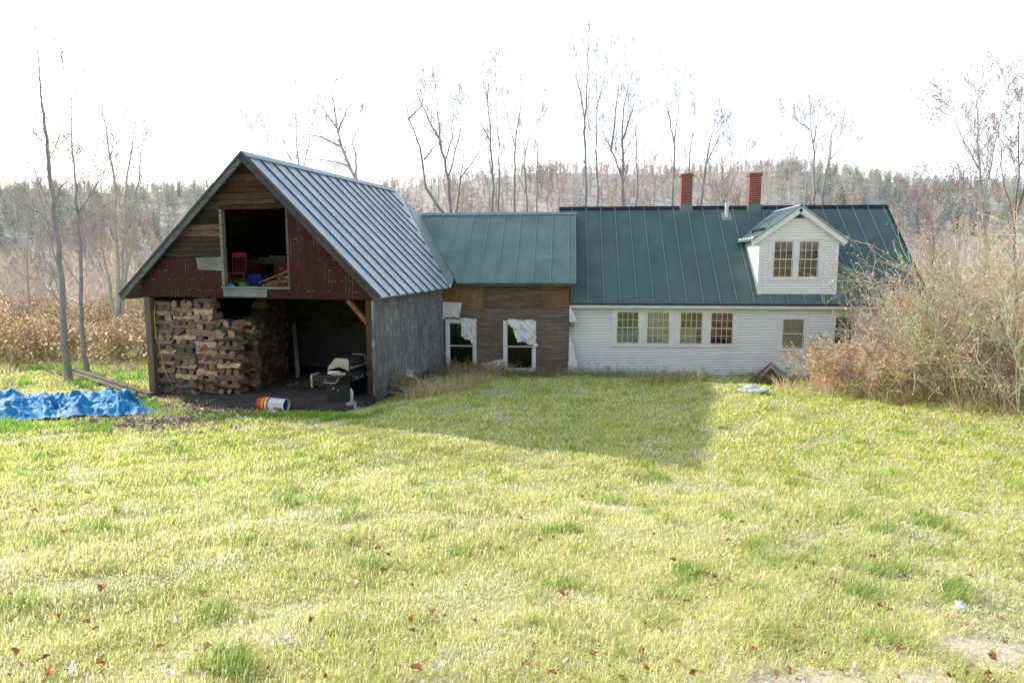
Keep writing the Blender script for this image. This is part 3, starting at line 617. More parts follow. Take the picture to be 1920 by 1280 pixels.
for x0, x1, z0, z1 in HW[4:]:
    cs = MB(); cs.box(x0-.16, x0-.046, HY-.03, HY-.004, z0-.08, z1+.16); cs.box(x1+.046, x1+.16, HY-.03, HY-.004, z0-.08, z1+.16); cs.box(x0-.046, x1+.046, HY-.031, HY-.004, z1+.046, z1+.161); hb(cs, 'window_casing', M['white'])
# dormer
dm = MB(); DAx, DAZ = 8.28, 5.72
def gab(x): return DAZ-.06 - abs(x-DAx)*(DAZ-DEZ+.02)/1.62
DWN = [(7.45,8.13,3.16,4.47),(8.33,9.03,3.16,4.47)]
z = 2.56
while z < 5.6:
    z1 = z+.105
    hs = [h for h in DWN if h[2] < z+.05 < h[3]]
    a0 = DX0+.14 if z < DEZ else DAx-(DAZ-.1-z)*1.38; b0 = DX1-.14 if z < DEZ else DAx+(DAZ-.1-z)*1.38
    xs = [a0] + [q for h in hs for q in (h[0]-.02, h[1]+.02)] + [b0]
    for a, b in zip(xs[::2], xs[1::2]):
        if b-a > .03: dm.add([(a,DY-.014,z),(b,DY-.014,z),(b,DY-.005,z+.083),(a,DY-.005,z+.083),(a,DY,z),(b,DY,z)], [(0,1,2,3),(4,5,1,0)]); dm.add([(a,DY-.005,z+.083),(b,DY-.005,z+.083),(b,DY-.001,z1-.003),(a,DY-.001,z1-.003)], [(0,1,2,3)], (.5,.5,.52))  # lap shadow painted as a darker strip, like the house wall
    z += .1
yb_ = HEY + (DEZ-HEZ)/th_ + .4
for xx, s in ((DX0, -1), (DX1, 1)):
    zz = 2.3
    while zz < DEZ:
        ya = DY+.03; ye = HEY+(zz+.12-HEZ)/th_+.1
        dm.add([(xx+s*.014,ya,zz),(xx+s*.014,ye,zz),(xx+s*.002,ye,zz+.105),(xx+s*.002,ya,zz+.105)], [(0,1,2,3) if s > 0 else (3,2,1,0)]); zz += .1
dormer = hb(dm, 'dormer', M['clap'])
bk_ = MB()
bk_.box(DX0, DX0+.04, DY+.02, yb_, 2.3, DEZ); bk_.box(DX1-.04, DX1, DY+.02, yb_, 2.3, DEZ)
holes_wall(DX0+.04, DX1-.04, 2.3, DEZ, DWN, lambda a,b,c,d: bk_.box(a, b, DY+.005, DY+.05, c, d)); bk_.slab([(DX0+.04,DY+.006,DEZ),(DX1-.04,DY+.006,DEZ),(DAx,DY+.006,DAZ-.1)], .04)
_sub(bk_.build('wall_core', M['white']), dormer)
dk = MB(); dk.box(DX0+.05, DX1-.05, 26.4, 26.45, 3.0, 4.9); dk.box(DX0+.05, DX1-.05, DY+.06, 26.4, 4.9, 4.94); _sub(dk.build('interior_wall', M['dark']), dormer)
cr = MB(); cr.box(DX0-.012, DX0+.14, DY-.03, DY+.03, 2.5, DEZ); cr.box(DX1-.14, DX1+.012, DY-.03, DY+.03, 2.5, DEZ)
DSL = (DAZ-DEZ+.02)/1.62; 
for s in (-1, 1):
    a = Vector((DAx, DY-.16, DAZ-.09)); b = Vector((DAx+s*1.66, DY-.16, DAZ-.09-1.66*DSL)); n = Vector((s*DSL,0,1)).normalized(); cr.obox((a+b)/2-n*.04, (b-a)/2, (0,.02,0), n*.085)
    a2 = a+Vector((0,.1,-.06)); b2 = b+Vector((0,.1,-.06)); cr.obox((a2+b2)/2-n*.05, (b2-a2)/2*.98, (0,.06,0), n*.06)
    x_ = DAx+s*1.28; cr.box(min(x_, x_+s*.36), max(x_, x_+s*.36), DY-.17, DY+.02, DEZ-.03, DEZ+.085)
    xx = DX0-.24 if s < 0 else DX1+.06; cr.box(xx, xx+.18, DY-.1, yb_-.3, DEZ-.02, DEZ+.05)
cr.box(7.03, 9.6, DY-.045, DY-.003, DEZ-.045, DEZ+.045)
cr.box(7.26, 7.40, DY-.03, DY-.003, 3.05, DEZ-.046); cr.box(8.18, 8.28, DY-.03, DY-.003, 3.05, DEZ-.046); cr.box(9.08, 9.22, DY-.03, DY-.003, 3.05, DEZ-.046); cr.box(7.24, 9.24, DY-.05, DY-.003, 3.03, 3.085)
_sub(cr.build('trim', M['white']), dormer)
vt = MB(); vt.slab([(8.08,DY-.03,5.28),(8.50,DY-.03,5.28),(8.29,DY-.03,5.47)], .02); _sub(vt.build('gable_gap', M['rusty']), dormer)
dr = MB()
for s in (-1, 1):
    pts = [(DAx, DY-.2, DAZ), (DAx+s*1.68, DY-.2, DAZ-1.68*DSL), (DAx+s*1.68, HEY+(DAZ-1.68*DSL-HEZ)/th_+.1, DAZ-1.68*DSL), (DAx, HEY+(DAZ-HEZ)/th_+.1, DAZ)]
    dr.slab(pts if s > 0 else pts[::-1], .035)
_sub(dr.build('dormer_roof', M['roof_shed']), dormer)
dsm = MB()
for s in (-1, 1):
    for q in range(7):
        y_ = DY-.19+q*.42; n = Vector((s*DSL,0,1)).normalized(); t0 = 0.03; t1 = 1.68
        if y_ > 26.9: t1 = max(.1, (HEY+(DAZ-HEZ)/th_ - y_)/ .68) if False else 1.68*max(0.05, (28.4-y_)/1.7)
        a = Vector((DAx+s*t0, y_, DAZ-t0*DSL)); b = Vector((DAx+s*t1, y_, DAZ-t1*DSL)); dsm.obox((a+b)/2+n*.018, (b-a)/2, (0,.011,0), n*.018)
_sub(dsm.build('roof_seam', M['seam']), dormer)
drc = MB()
for s in (-1, 1):
    pts = [(DAx, DY-.22, DAZ+.05), (DAx+s*.1, DY-.22, DAZ+.05-.1*DSL), (DAx+s*.1, 28.5, DAZ+.05-.1*DSL), (DAx, 28.5, DAZ+.05)]; drc.slab(pts if s > 0 else pts[::-1], .015)
_sub(drc.build('ridge_cap', M['ridge']), dormer)
for (x0, x1, z0, z1), cu in zip(DWN, ([], [(0.0,.28,.35,1.0)])):
    sash_unit(x0, x1, z0, z1, DY, 3, 2, dormer, cu)
# chimneys and vent
for x0, x1 in ((4.64, 5.08), (7.38, 7.84)):
    c_ = MB(); c_.box(x0, x1, 28.55, 29.05, 5.2, 7.20); ch = hb(c_, 'chimney', M['brick'])
    c_ = MB(); c_.box(x0-.03, x1+.03, 28.52, 29.08, 7.20, 7.33); _sub(c_.build('chimney_cap', M['brick']), ch)
    c_ = MB(); c_.box(x0-.025, x1+.025, 28.52, 29.08, 5.7, 6.07); _sub(c_.build('flashing', M['roof']), ch)
    c_ = MB(); c_.box(x0+.1, x1-.1, 28.65, 28.95, 7.3305, 7.34); _sub(c_.build('flue_opening', M['ink_shade']), ch)
v_ = MB(); v_.tube([(6.45,28.35,5.4),(6.45,28.35,6.12)], .075, 14); vp = hb(v_, 'vent_pipe', M['tank'], smooth=False)
v_ = MB(); y0 = 28.2; a, b = Vector((6.45,28.15,zh(28.15))), Vector((6.45,28.5,zh(28.5))); v_.obox((a+b)/2+un*.01, (b-a)/2, (.2,0,0), un*.012); _sub(v_.build('flashing', M['seam']), vp)
# wall lantern by the corner
l_ = MB(); l_.box(.10, .22, HY-.06, HY-.02, 1.42, 1.60); l_.bar((.16,HY-.04,1.60),(.16,HY-.20,1.66),.02,.02); 
l_.add([(.06,HY-.30,1.56),(.26,HY-.30,1.56),(.26,HY-.10,1.56),(.06,HY-.10,1.56),(.16,HY-.2,1.68)], [(0,1,4),(1,2,4),(2,3,4),(3,0,4),(3,2,1,0)])
for dx in (-.07,.07):
    for dy in (-.07,.07): l_.box(.16+dx-.008, .16+dx+.008, HY-.2+dy-.008, HY-.2+dy+.008, 1.36, 1.56)
l_.box(.08, .24, HY-.28, HY-.12, 1.34, 1.36); lan = hb(l_, 'wall_lantern', M['blackmetal'])
p_ = MB(); p_.box(.10, .22, HY-.26, HY-.14, 1.362, 1.558); _sub(p_.build('pane', M['glass']), lan)

# ================================================================== things in and round the barn
# firewood: ten split shapes, copied log by log
rng = random.Random(21)
def log_mesh(kind, sd, dark=1.0):
    r_ = random.Random(sd); L = r_.uniform(.215, .25); m_ = MB()
    bark_ = r_.choice([(.10,.075,.06), (.14,.115,.095), (.075,.058,.048), (.20,.18,.16)]); face = r_.choice([(.50,.34,.20), (.60,.43,.27), (.28,.18,.115), (.20,.14,.105), (.34,.225,.145)]); end = tuple(k for k in r_.choice([(.30,.20,.125), (.20,.14,.10), (.40,.28,.175), (.15,.115,.09)]))
    if kind == 0: pts = [(-.068,-.045),(.0,-.062),(.070,-.04),(.05,.05),(-.005,.07),(-.055,.045)]; bk = {0,1}
    elif kind == 1: pts = [(-.066,-.06),(.02,-.066),(.07,-.03),(.06,.045),(.0,.066),(-.06,.03)]; bk = {2,3,4}
    else: pts = [(math.cos(a)*.075, math.sin(a)*.07) for a in [i*math.pi/4 for i in range(8)]]; bk = set(range(8))
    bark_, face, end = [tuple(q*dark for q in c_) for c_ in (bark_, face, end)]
    pts = [(a*r_.uniform(.75,1.25), b*r_.uniform(.75,1.25)) for a, b in pts]; n = len(pts); segs = 4
    vs = []
    for i in range(segs+1):
        x = -L + 2*L*i/segs; dy, dz = r_.uniform(-.008,.008), r_.uniform(-.01,.01); k = r_.uniform(.94,1.05)
        vs += [(x + (r_.uniform(-.015,.015) if i in (0, segs) else 0), a*k+dy, b*k+dz) for a, b in pts]
    for j in range(n):
        c = bark_ if j in bk else face
        m_.add([], [], None)
    b0 = len(m_.v); m_.v += vs
    for i in range(segs):
        for j in range(n):
            m_.f.append((i*n+j, i*n+(j+1)%n, (i+1)*n+(j+1)%n, (i+1)*n+j)); c = bark_ if j in bk else face; m_.c.append(tuple(q*r_.uniform(.85,1.12) for q in c))
    m_.f.append(tuple(range(n-1,-1,-1))); m_.c.append(end); m_.f.append(tuple(range(segs*n, segs*n+n))); m_.c.append(end)
    return m_
protos = []; 
for i in range(16):
    protos.append(log_mesh([0,1,0,1,0,1,0,2][i%8], 100+i).build('firewood_log', M['fire']))
for i in range(10): protos.append(log_mesh([0,1,0,1,0,1,0,2][i%8], 150+i, .42).build('firewood_log', M['fire']))  # darkened set: shade of the pile's side painted into the logs
used_p = set()
def put_log(x, y, z, ax, roll, label, group, sx=1, sc=1, lo=0, hi=16):
    i = rng.randrange(lo, hi); o_ = protos[i] if i not in used_p else protos[i].copy()
    if i in used_p: col.objects.link(o_)
    used_p.add(i)
    mat_ = BM @ Matrix.Translation((x, y, z)) @ Matrix.Rotation(ax, 4, 'Z') @ Matrix.Rotation(rng.uniform(-.07,.07), 4, 'Y') @ Matrix.Rotation(roll, 4, 'X')
    o_.matrix_world = mat_; o_.scale = (sx, sc, sc*rng.uniform(.9,1.1)); tag(o_, label, 'firewood', group)
xs = [bl(px, 650, .3).x for px in (290, 332, 371, 409, 453)]
LAB = ['split firewood log in the stack beside the grey left barn post', 'split firewood log in the second full-height stack from the left barn post',
       'split firewood log in the third stack from the left barn post', 'split firewood log in the short stack at the right end of the woodpile front']
for ci in range(4):
    x0, x1 = xs[ci], xs[ci+1]; xm = (x0+x1)/2; wd = x1-x0; z = FZ(xm)+.005; top = 2.56 if ci < 3 else 1.98; k = ci
    while z < top-.07:
        h = rng.uniform(.125, .172)
        if k % 2 == 0:
            put_log(xm+rng.uniform(-.03,.03), .28+rng.uniform(-.04,.03), z+h/2, rng.uniform(-.1,.1), rng.choice([0,.4,-.5,3.1,2.7]), LAB[ci], 'logs of the '+['first','second','third','short'][ci]+' firewood stack', wd/.45*rng.uniform(.88,1.0), h/.102)
        else:
            n = 3 if rng.random() < .72 else 2
            for q in range(n):
                put_log(x0+wd*(q+.5)/n+rng.uniform(-.015,.015), .40+rng.uniform(-.05,.05), z+h/2, math.pi/2+rng.uniform(-.12,.12), rng.uniform(0, 6.28), LAB[ci], 'logs of the '+['first','second','third','short'][ci]+' firewood stack', 1, h/.112*(1.32 if n == 2 else 1.1))
        z += h; k += 1
xe = xs[4]
y = 1.0; nl = 0
while y < 4.0 and nl < 178:
    top = 1.85 + .6*sst(1.3, 2.0, y); z = FZ(xe-.2)
    while z < top and nl < 178:
        h = rng.uniform(.155, .19)
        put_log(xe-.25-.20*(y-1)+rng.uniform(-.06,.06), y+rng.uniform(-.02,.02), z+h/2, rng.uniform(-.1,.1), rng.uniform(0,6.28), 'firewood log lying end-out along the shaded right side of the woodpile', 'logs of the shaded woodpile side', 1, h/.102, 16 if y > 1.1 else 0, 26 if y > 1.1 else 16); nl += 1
        z += h
    y += .2
cdm = MB(); q0 = [bl(px, py, -.0) for px, py in ((291,574),(289,590),(292,625),(301,660),(311,700),(322,722))]; cdm.tube([BM @ p for p in q0], .011, 6, (.55,.42,.05)); tag(cdm.build('cord', M['multi'], smooth=True), 'thin yellow cord hanging down in front of the leftmost firewood stack', 'cord')

# gas grill
gg = BI @ gp(634, 769); go = bl(634, 762, gg.y); GY, GZ_ = gg.y+.60, gg.z+.01; grill = empty('gas_grill', bw(go.x, GY, GZ_), -DA); tag(grill, 'black gas grill with a tan end casting parked by the right barn post', 'grill')
gw = .33
grill.scale = (1.06,1,1.17)
def gb(mb, name, m, par=grill, **k): return _sub(mb.build(name, m, None, **k), par)
c_ = MB(); c_.box(-gw, gw, -.58, -.54, .0, .80); gb(c_, 'end_panel', M['blackmetal'], bevel=.01)
c_ = MB(); c_.box(-gw, gw, .56, .60, .0, .80); gb(c_, 'end_panel', M['blackmetal'], bevel=.01)
c_ = MB(); c_.box(-gw, gw, -.54, .56, .06, .10); gb(c_, 'bottom_shelf', M['blackmetal']); c_ = MB(); c_.box(-gw, -gw+.02, -.54, .56, .1, .8); gb(c_, 'back_panel', M['blackmetal'])
c_ = MB(); c_.box(-gw+.02, gw-.01, -.50, .52, .72, .86); gb(c_, 'firebox', M['blackmetal'], bevel=.02)
prof = [(-gw,.90),(-gw+.02,.98),(-.10,1.19),(.23,1.19),(.27,1.12),(.27,.90),(.15,.95),(.0,.99),(-.14,.95)]
for yy, nm in ((-.50, 'lid_end'), (.46, 'lid_end')):
    c_ = MB(); k = len(prof); c_.add([(x, yy+t, z) for t in (0, .045) for x, z in prof], [tuple(range(k)), tuple(range(2*k-1, k-1, -1))] + [(i, i+k, (i+1)%k+k, (i+1)%k) for i in range(k)]); gb(c_, nm, M['cast'], bevel=.008)
pr = prof[:6]; c_ = MB(); k = 6; c_.add([(x*.97, yy, z-.01) for yy in (-.455, .46) for x, z in pr], [(i, i+k, i+k+1, i+1) for i in range(k-1)]); gb(c_, 'lid', M['blackmetal'])
c_ = MB(); c_.tube([(.29,-.42,.98),(.33,-.42,.98),(.33,.42,.98),(.29,.42,.98)], .014, 8); gb(c_, 'lid_handle', M['steel'])
c_ = MB(); c_.box(-gw-.16, gw-.02, -.98, -.58, .80, .845); c_.box(-gw-.14, gw-.04, -.975, -.95, .70, .80); shf = gb(c_, 'side_shelf', M['blackmetal'], bevel=.012)
c_ = MB(); c_.box(-gw-.215, -gw-.16, -.99, -.60, .78, .86); c_.box(-gw-.205, -gw-.165, -.99, -.94, .56, .78); gb(c_, 'shelf_bracket', M['cast'], bevel=.01)
c_ = MB(); c_.tube([(-.12,-.97,.76),(-.12,-1.05,.70),(.18,-1.05,.70),(.23,-1.04,.74),(.23,-.97,.80)], .011, 8); gb(c_, 'towel_bar', M['cast'])
c_ = MB(); c_.box(gw, gw+.05, -.50, .52, .66, .80); ctl = gb(c_, 'control_panel', M['blackmetal'], bevel=.01)
for yy in (-.3, 0, .3):
    c_ = MB(); c_.tube([(gw+.05,yy,.73),(gw+.085,yy,.73)], .028, 12); gb(c_, 'knob', M['steel'], ctl)
c_ = MB(); c_.tube([(.13,-.33,.11),(.13,-.33,.15),(.13,-.33,.40),(.13,-.33,.47),(.13,-.33,.50)], [.12,.155,.155,.11,.05], 16); c_.tube([(.13,-.33,.5),(.13,-.33,.56)], .03, 8); gb(c_, 'gas_tank', M['tank'], smooth=False)
c_ = MB(); c_.tube([(-.12,-.582,.50),(-.12,-.60,.50)], .022, 10); c_.tube([(.02,-.582,.46),(.02,-.60,.46)], .016, 10); gb(c_, 'panel_bolt', M['steel'])
gm = BM @ Matrix.Translation((go.x, GY, GZ_)) @ Matrix.Diagonal((1.06,1,1.17,1))
c_ = MB(); c_.obox(gm @ Vector((.14,-.79,.875)), gm.to_3x3() @ Vector((.16,.07,.0)), gm.to_3x3() @ Vector((-.03,.06,0)), (0,0,.029)); tag(c_.build('wood_block', M['paleboard'], bevel=.006), 'short pale wood block lying on the black grill shelf', 'wood block')
c_ = MB(); c_.obox(gm @ Vector((-.03,-.70,.885)), gm.to_3x3() @ Vector((.14,.02,0)), gm.to_3x3() @ Vector((0,.06,0)), (0,0,.038)); tag(c_.build('box', M['bag'], bevel=.015), 'small white box lying on the grill shelf behind the wood block', 'box')
# bucket lying on its side, printed bands and label patches
br_ = .185; by = (BI @ gp(518, 773)).y + .12; bx0 = bl(488, 756, by).x
bkt = empty('bucket', bw(bx0+.4, by, gz(*bw(bx0+.4, by).xy)), -DA); tag(bkt, 'white bucket with red and yellow bands lying on its side at the barn edge', 'bucket')
def ring(x0, x1, r0, r1, m, name, par, c=None, a0=0, a1=2*math.pi, n=28):
    c_ = MB(); vs = []
    for i in range(n+1):
        a = a0+(a1-a0)*i/n; vs += [(x0, math.cos(a)*r0, br_+math.sin(a)*r0), (x1, math.cos(a)*r1, br_+math.sin(a)*r1)]
    c_.add(vs, [(2*i, 2*i+2, 2*i+3, 2*i+1) for i in range(n)], c); return _sub(c_.build(name, m, None, smooth=True), par)
bod = ring(-.41, .41, br_-.002, br_-.018, M['bag'], 'body', bkt); ring(.41, .405, br_-.018, br_-.03, M['bag'], 'rim', bkt)
ring(-.15, -.10, br_+.006, br_+.006, M['bag'], 'rim', bkt)
for a, b, c in ((-.409,-.34,(.62,.05,.02)), (-.34,-.265,(.66,.09,.02)), (-.265,-.19,(.78,.40,.02)), (-.19,-.055,(.64,.05,.025))): ring(a, b, br_+.0015, br_+.0005, M['multi'], 'colour_band', bod, c)
ring(.11, .24, br_-.006, br_-.010, M['multi'], 'label_patch', bod, (.68,.18,.22), R(188), R(215)); ring(.21, .35, br_-.008, br_-.012, M['multi'], 'label_patch', bod, (.03,.20,.12), R(196), R(228))
ring(.11, .19, br_-.006, br_-.010, M['multi'], 'label_patch', bod, (.7,.2,.25), R(222), R(236))
for q in range(4): ring(.02, .36, br_-.004, br_-.011, M['multi'], 'label_line', bod, (.45,.48,.5), R(152+q*6), R(154+q*6), 3)
c_ = MB(); c_.poly([(-.411, math.cos(a)*br_*.98, br_+math.sin(a)*br_*.98) for a in [i*math.pi/12 for i in range(24)]][::-1]); _sub(c_.build('bottom', M['multi'], None), bod)
c_ = MB(); c_.poly([(.34, math.cos(a)*(br_-.03), br_+math.sin(a)*(br_-.03)) for a in [i*math.pi/12 for i in range(24)]]); _sub(c_.build('lid', M['blue'], None), bod)
def lump(name, loc, rx, ry, rz_, m, label, cat, seed=0, sub=3, amp=.3):
    import bmesh
    b = bmesh.new(); bmesh.ops.create_icosphere(b, subdivisions=sub, radius=1)
    for v in b.verts:
        n_ = noise.noise(v.co*1.3+Vector((seed*2.7,0,0)))*amp + noise.noise(v.co*3.1+Vector((seed,3,0)))*amp*.45; v.co *= 1+n_
        v.co = Vector((v.co.x*rx, v.co.y*ry, max(v.co.z, -.35)*rz_))
    me = bpy.data.meshes.new(name); b.to_mesh(me); b.free(); at = me.attributes.new('tint','FLOAT_COLOR','FACE'); at.data.foreach_set('color', [1.0]*4*len(me.polygons))
    o_ = bpy.data.objects.new(name, me); col.objects.link(o_); me.materials.append(m); o_.location = loc; return tag(o_, label, cat)
p = gp(660, 769); lump('rock', (p.x, p.y, p.z+.03), .21, .17, .22, M['rock'], 'grey rounded rock in the grass in front of the grill', 'rock', 2)
p = gp(512, 772); lump('rock', (p.x, p.y-.05, p.z+.01), .22, .08, .045, M['bag'], 'flat whitish stone in the grass just below the lying bucket', 'stone', 5)
# scuffed plank leaning on the back wall
ro = BI @ (CC + ray(559, 705)*((-.17-CZ)/ray(559,705).z)); t0 = bl(550, 607, 4.72)
pl = MB(); d = Vector((t0.x-ro.x, 4.74-(ro.y), t0.z)); A = Vector((ro.x, ro.y, .02)); sd = Vector((1,0,-d.x/d.z)).normalized()
A = Vector((ro.x, ro.y, -.17)); d = d + Vector((0,0,.17)); B_ = A + d
pn = d.cross(sd).normalized()
pln = empty('leaning_plank', BM @ A, -DA); tag(pln, 'long scuffed metal plank with bolt holes and yellow top leaning inside the barn', 'plank')
pl.obox(d*.42, d*.42, sd*.085, pn*.012); _sub(pl.build('body', M['alum']), pln)
pl = MB(); pl.obox(d*.92, d*.08, sd*.086, pn*.013, (.55,.50,.05)); _sub(pl.build('yellow_end', M['multi']), pln)
pl = MB()
for t_ in (.1,.33,.55,.66,.95):
    for s_ in (0,): pl.tube([d*t_ - pn*.014*(1 if pn.y > 0 else -1), d*t_ - pn*.017*(1 if pn.y > 0 else -1)], .014, 8, (.01,.01,.01))
_sub(pl.build('bolt_hole', M['multi']), pln)
# loft contents
def loft(px, py, yb): return bl(px, py, yb)
LZ = 2.952
lc = bl(445, 535, .75); chair = empty('chair', bw(lc.x, .8, LZ), -DA+R(205)); tag(chair, 'red painted wooden chair with spindle back standing in the loft opening', 'chair')
c_ = MB(); sv = [(-.21,-.20),(.21,-.20),(.235,.21),(-.235,.21)]; c_.slab([(x,y,.455) for x,y in sv], .035); _sub(c_.build('seat', M['red'], None, bevel=.012), chair)
for x, y in ((-.17,-.16),(.17,-.16),(-.19,.17),(.19,.17)):
    c_ = MB(); c_.tube([(x,y,.43),(x*1.12,y*1.18,.2),(x*1.25,y*1.35,0)], [.017,.021,.013], 8); _sub(c_.build('leg', M['red'], None), chair)
c_ = MB()
for s in (-1,1): c_.bar((s*.20,-.18,.22),(s*.22,.20,.22),.018,.018)
c_.bar((-.21,.01,.22),(.21,.01,.22),.016,.016); _sub(c_.build('stretcher', M['red'], None), chair)
for s in (-1,1):
    c_ = MB(); c_.tube([(s*.19,-.18,.45),(s*.195,-.24,.75),(s*.20,-.31,1.02)], [.018,.017,.015], 8); _sub(c_.build('back_post', M['red'], None), chair)
for i in range(5):
    c_ = MB(); x = -.12+.06*i; c_.tube([(x,-.18,.45),(x*1.05,-.235,.72),(x*1.1,-.29,.93)], .010, 6); _sub(c_.build('spindle', M['red'], None), chair)
c_ = MB(); c_.add([(x,y-.012*abs(x/.22)**0+dy,z) for dy in (0,.022) for x,y,z in ((-.22,-.30,.90),(0,-.315,.90),(.22,-.30,.90),(.215,-.325,1.04),(0,-.34,1.06),(-.215,-.325,1.04))], [(0,1,2,3,4,5),(11,10,9,8,7,6)]+[(i,i+6,(i+1)%6+6,(i+1)%6) for i in range(6)]); _sub(c_.build('crest_rail', M['red'], None), chair)
def cyl_thing(name, x, y, z, r0, r1, h, m, label, cat):
    c_ = MB(); c_.tube([(0,0,0),(0,0,h*.5),(0,0,h*.93),(0,0,h)], [r0,(r0+r1)/2,r1,r1*1.05], 20); o_ = c_.build(name, m); o_.location = bw(x,y,z); return tag(o_, label, cat)
q = bl(456, 533, .3); cyl_thing('tub', q.x, .34, LZ, .13, .16, .17, M['greenp'], 'small bright green plastic tub on the loft edge under the chair', 'tub')
q = bl(428, 535, .25); lump('cloth', bw(q.x+.02, .28, LZ+.03), .16, .13, .10, M['teal'], 'crumpled light blue cloth on the loft edge beside the left jamb', 'cloth', 3)
q = bl(479, 528, 1.2); c_ = MB(); c_.box(q.x-.32, q.x+.32, 1.0, 1.45, LZ, LZ+.40); o_ = c_.build('storage_bin', M['blue'], bevel=.03); o_.matrix_world = BM.copy(); tag(o_, 'blue plastic storage bin on the loft floor behind the red chair', 'bin')
q = bl(500, 505, 2.0); dsk = empty('desk', bw(q.x+.1, 2.0, LZ), -DA); tag(dsk, 'dark red desk with clutter on top standing deep in the loft', 'desk')
c_ = MB(); c_.box(-.85,.95,-.3,.3,.70,.74); _sub(c_.build('desk_top', M['darkred'], None, bevel=.006), dsk)
for i, (a, b) in enumerate(((-.8,-.3),(.35,.9))):
    c_ = MB(); c_.box(a,b,-.28,.28,.0,.70); bb = _sub(c_.build('drawer_stack', M['darkred'], None), dsk)
    c_ = MB()
    for zz in (.1,.33,.55): c_.box((a+b)/2-.06,(a+b)/2+.06,-.305,-.285,zz,zz+.02)
    _sub(c_.build('drawer_pull', M['steel'], None), bb)
for i, (x, w_, h, dd) in enumerate(((-.55,.24,.10,.2),(-.05,.2,.16,.2),(.45,.28,.22,.22))):
    c_ = MB(); c_.box(-w_, w_, -dd, dd, 0, h); o_ = c_.build('storage_box', M['junk'], bevel=.01); o_.matrix_world = BM @ Matrix.Translation((q.x+.1+x, 2.0, LZ+.742)); tag(o_, ['flat dark box on the left end of the loft desk', 'small dark box at the middle of the loft desk', 'taller dark box on the right end of the loft desk'][i], 'box')
q = bl(520, 525, .6)
LBS = [((487,530),(541,508),.35,.5,'long pale lath slanting up across the loft opening'), ((492,535),(516,533),.3,.55,'short sawn board end, lowest at the left of the loft lumber'), ((500,529),(541,527),.5,.3,'brown board lying across the middle of the loft lumber'),
       ((518,532),(541,536),.28,.5,'dark board lying low beside the right jamb of the loft'), ((522,521),(542,520),.7,.5,'pale board on top at the back of the loft lumber'), ((515,533),(526,527),.25,.4,'thick reddish wood offcut in front of the loft lumber')]
for i, (a, b, yb, yb2, lb) in enumerate(LBS):
    p, q = bl(*a, yb), bl(*b, yb2); p.z = max(p.z, LZ+.03); q.z = max(q.z, LZ+.03); c_ = MB(); t = .035 if i == 0 else (.12 if i == 5 else .07)
    c_.bar(p, q, .10, t, (1.25,1.05,.8) if i in (0,1,4) else (.9,.65,.5)); o_ = c_.build('board', M['plank'], bevel=.004); o_.matrix_world = BM.copy(); tag(o_, lb, 'board')

# blue tarp heaped on the ground
A, B2, C2, D2 = [gp(*q) for q in ((-60,796),(292,781),(268,756),(-60,757))]
nu, nv = 190, 80; vs = []
for j in range(nv+1):
    for i in range(nu+1):
        u, v = i/nu, j/nv; e = Vector((u*5.0, v*2.3, 1))
        p = A*(1-u)*(1-v)+B2*u*(1-v)+C2*u*v+D2*(1-u)*v
        ed_ = min(v, 1-v, (1-u)*2.0)
        wob = noise.noise(Vector((u*5, v*2, 9)))*.25 + noise.noise(Vector((u*14, v*5, 4)))*.10
        p = p + Vector((wob*.5, wob*(1.0 if v < .5 else .7), 0))
        rid = abs(noise.noise(e)) + .55*abs(noise.noise(e*2.3+Vector((3,1,0)))) + .22*abs(noise.noise(e*5.1)) + .11*abs(noise.noise(e*10)) + .04*abs(noise.noise(e*21))
        body = sst(0, .22, ed_)
        h = body*(.05 + .10*float(sst(.1,.8,v)) + .07*math.sin(u*5.2+.6)**2) + (.25+.75*body)*(.62*(.66-rid)*.66)
        zz = gz(p.x, p.y) + max(.015+.01*rid, .04 + h*1.25)
        vs.append((p.x, p.y, zz))
m_ = MB(); m_.add(vs, [(j*(nu+1)+i, j*(nu+1)+i+1, (j+1)*(nu+1)+i+1, (j+1)*(nu+1)+i) for j in range(nv) for i in range(nu)])
tag(m_.build('tarp', M['tarp'], smooth=True), 'crumpled bright blue tarpaulin heaped on the ground left of the barn', 'tarp')
p = gp(242, 752); c_ = MB(); c_.obox(p+Vector((0,.05,.20)), (.19,.03,0), (-.02,.12,0), (0,.0,.07)); tag(c_.build('wood_block', M['paleboard'], bevel=.01), 'tan wood block lying by the right end of the blue tarp', 'wood block')
for i, (a, b, h0, h1, lb) in enumerate((((108,692),(284,744),.22,.10,'upper grey plank lying slanted on the ground left of the barn'), ((138,704),(272,747),.10,.05,'lower grey plank lying in the grass beside the left barn corner'), ((92,700),(170,716),.12,.05,'short rough board end among the weeds left of the planks'))):
    p, q = gp(*a), gp(*b); p.z += h0; q.z += h1; c_ = MB(); c_.bar(p, q, .2, .045, (.75,.72,.7)); tag(c_.build('plank', M['plank'], bevel=.006), lb, 'plank')
